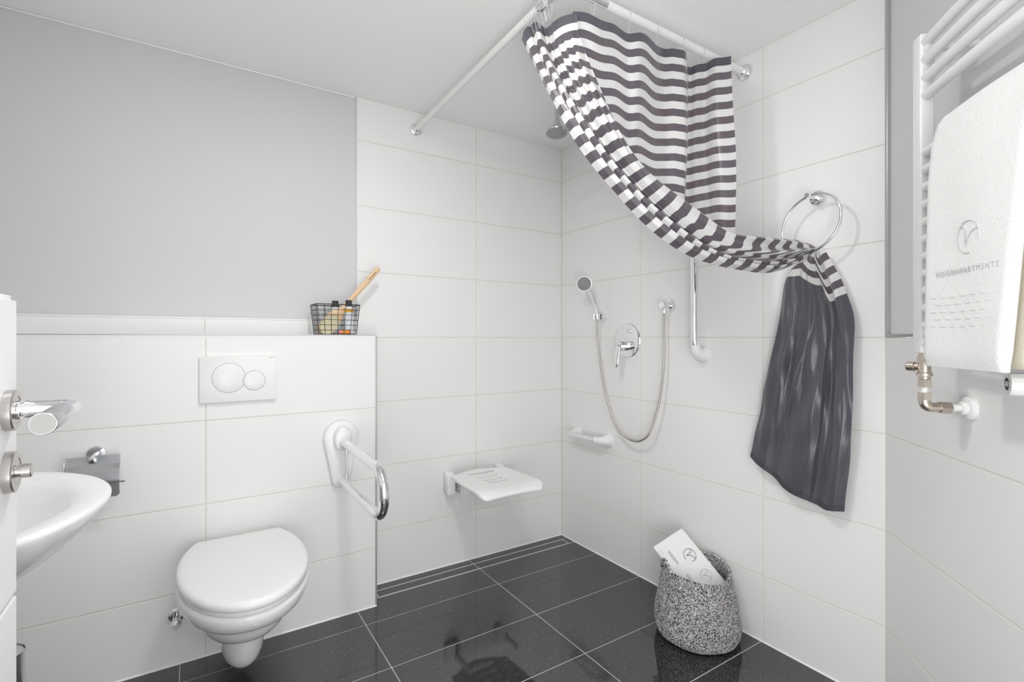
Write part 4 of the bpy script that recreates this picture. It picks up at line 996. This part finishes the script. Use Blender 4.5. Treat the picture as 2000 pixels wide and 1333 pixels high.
# folded stack: three soft layers
tws = None
tb = thing('folded_towel', 'folded white terry towel with VISION lettering sticking out of the rope basket', 'towel', T_)
for k in range(3):
    bm = B(); box(bm, (0, 0, 0), (w1-0.004*k, W2-0.003*k, 0.0185), 0.0088, seg=4)
    bmesh.ops.subdivide_edges(bm, edges=[e_ for e_ in bm.edges if e_.calc_length() > 0.08], cuts=6, use_grid_fill=True)
    for v in bm.verts: v.co.z += 0.0022*math.sin(v.co.x*40+k)*math.cos(v.co.y*33+k*2)
    o = obj('fold', bm, M_TERRY, tb, angle=180)
    mm = Mb.copy(); mm.translation = e1*w1/2+e2*W2/2-nn*(0.0095+0.0165*k); o.matrix_local = mm
Me = Matrix((-e2, e1*-1 if False else -e1, nn)).transposed().to_4x4()
def face_m(a, b, rotdeg):
    """a along e1, b along e2 in metres from the top corner"""
    m_ = Matrix((e2, -e1, nn)).transposed()
    m_ = (m_ @ Matrix.Rotation(math.radians(rotdeg), 3, 'Z')).to_4x4(); m_.translation = e1*a+e2*b+nn*0.0022; return m_
emblem(tb, face_m(0.052, 0.098, 0), 0.024, M_THREAD, 0.0009)
emblem(tb, face_m(0.050, 0.185, 0), 0.021, M_THREAD2, 0.0008)
for (a, b, s_) in ((0.115, 0.072, 0.015), (0.115, 0.175, 0.015)):
    me = text_mesh('VISION', s_, 0.0003, 1.25); o = obj('lettering', me, M_THREAD, tb, smooth=False); o.matrix_local = face_m(a, b, 0)

# ------------------------------------------------------------------ wire basket on the ledge
LZ = 1.1365
wbk = thing('wire_basket', 'small black wire basket of bath items on the tiled ledge', 'basket', (0.503, 2.150, LZ))
b0 = (0.074, 0.044); b1_ = (0.086, 0.058); HB = 0.125
def wire(pts, r=0.0014, nm='wire', closed=False): 
    bm = B(); tube(bm, pts, r, 8, closed=closed); return obj(nm, bm, M_BLACK, wbk)
def rect(z):
    s_ = z/HB; a = b0[0]+(b1_[0]-b0[0])*s_; b = b0[1]+(b1_[1]-b0[1])*s_; return [(-a, -b, z), (a, -b, z), (a, b, z), (-a, b, z)]
def rectpts(z, r=0.006):
    q = rect(z); p = [((q[0][0]+q[1][0])/2, q[0][1], z)]+q[1:]+[q[0]]+[((q[0][0]+q[1][0])/2, q[0][1], z)]
    return fillet(p, r, 4)[:-1]
wire(rectpts(HB), 0.0022, 'rim', True); wire(rectpts(0.002), 0.0019, 'base_ring', True)
for k in range(1, 6): wire(rectpts(HB*k/6), 0.0011, 'hoop', True)
for k in range(6):
    f = (k+0.5)/6*2-1 if False else -1+2*k/6
    for s_ in (-1, 1):
        if k: wire([(b0[0]*f, s_*b0[1], 0.002), (b1_[0]*f, s_*b1_[1], HB)], 0.0011, 'upright')
for k in range(1, 4):
    f = -1+2*k/4
    for s_ in (-1, 1): wire([(s_*b0[0], b0[1]*f, 0.002), (s_*b1_[0], b1_[1]*f, HB)], 0.0011, 'upright')
for sx_ in (-1, 1):
    for sy_ in (-1, 1): wire([(sx_*b0[0], sy_*b0[1], 0.002), (sx_*b1_[0], sy_*b1_[1], HB)], 0.0017, 'corner_wire')
for k in range(-3, 4): wire([(b0[0]*k/4, -b0[1], 0.002), (b0[0]*k/4, b0[1], 0.002)], 0.0011, 'base_wire')
def bottle(x, y, label, lab, r=0.020, h=0.118, tilt=0):
    t = thing('bottle', label, 'bottle', (x, y, LZ+0.004), 'bath bottles in the wire basket')
    bm = B(); lathe(bm, [(r-0.003, 0), (r, 0.003), (r, h-0.012), (r-0.003, h-0.004), (0.012, h)], n=32); obj('body', bm, M_BOTTLE, t, angle=40)
    bm = B(); lathe(bm, [(0.0128, h-0.001), (0.013, h), (0.013, h+0.025), (0.012, h+0.026)], n=28); obj('cap', bm, M_BLACK, t, angle=40)
    for z0, z1, m in lab:
        bm = B(); lathe(bm, [(r+0.0004, z0), (r+0.0004, z1)], n=32, caps=False); obj('label_band', bm, m, t)
    return t
bottle(0.556, 2.140, 'clear bottle with black cap and amber label at the right of the wire basket', [(0.092, 0.106, M_AMBER)], 0.0200, 0.117)
bottle(0.510, 2.178, 'pale bottle with black cap behind the brush head in the wire basket', [(0.10, 0.108, mat('plain_label', (0.8, 0.8, 0.8), 0.5))], 0.0200, 0.115)
st_ = thing('soap_tube', 'small orange tube with pink cap lying on the bottom of the wire basket', 'tube', (0.508, 2.116, LZ+0.0125))
bm = B(); lathe(bm, [(0.0085, 0.010), (0.009, 0.012), (0.009, 0.045), (0.004, 0.050)], (0, 0, 0), (1, 0, 0), n=24); obj('body', bm, M_ORANGE, st_)
bm = B(); lathe(bm, [(0.0088, 0.0), (0.0092, 0.001), (0.0092, 0.010)], (0, 0, 0), (1, 0, 0), n=24); obj('cap', bm, M_PINK, st_)
# bath brush
br = thing('bath_brush', 'long pale wooden bath brush with cream bristles leaning out of the basket', 'brush', (0.455, 2.135, LZ+0.02))
ax = (V((0.690, 2.15, 1.432))-V((0.505, 2.145, 1.215))).normalized(); base = V((0.505, 2.145, 1.215))-V(br.location)
side = ax.cross(V((0, -1, 0))).normalized()
pth = resample(catmull([base-ax*0.096, base-ax*0.06, base, base+ax*0.10, base+ax*0.285], 10), 120)
bm = B(); rings = []
hn_ = V((0, -1, 0))
for i, p in enumerate(pth):
    s_ = i/119
    wd = 0.030 if s_ < 0.25 else (0.030-0.021*min(1, (s_-0.25)/0.14) if s_ < 0.39 else 0.009+0.0030*math.sin((s_-0.39)/0.61*PI*0.75))
    if s_ < 0.06: wd *= math.sqrt(max(0.05, 1-((0.06-s_)/0.06)**2))
    if s_ > 0.972: wd *= math.sqrt(max(0.01, 1-((s_-0.972)/0.028)**2))
    rings.append([p+side*wd*math.cos(a)+hn_*0.0065*math.sin(a) for a in [2*PI*k/20 for k in range(20)]])
loft(bm, rings); hd = obj('handle', bm, M_WOOD, br, angle=60)
bm = B(); g0 = pth[-9]+hn_*0.0062; g1 = pth[-24]+hn_*0.0066
tube(bm, [g0, g1], 0.0019, 10); obj('hanging_slot', bm, mat('slot_brown', (0.34, 0.19, 0.09), 0.7), br)
bm = B(); c_ = base-ax*0.050; rings = []
for h, sc_ in ((0.005, 0.94), (0.020, 1.0), (0.032, 1.02), (0.036, 0.98)):
    rings.append([c_+hn_*h*1.0+(ax*0.044*math.cos(a)+side*0.032*math.sin(a))*sc_ for a in [2*PI*k/40 for k in range(40)]])
loft(bm, rings); obj('bristles', bm, M_BRISTLE, br, angle=60)
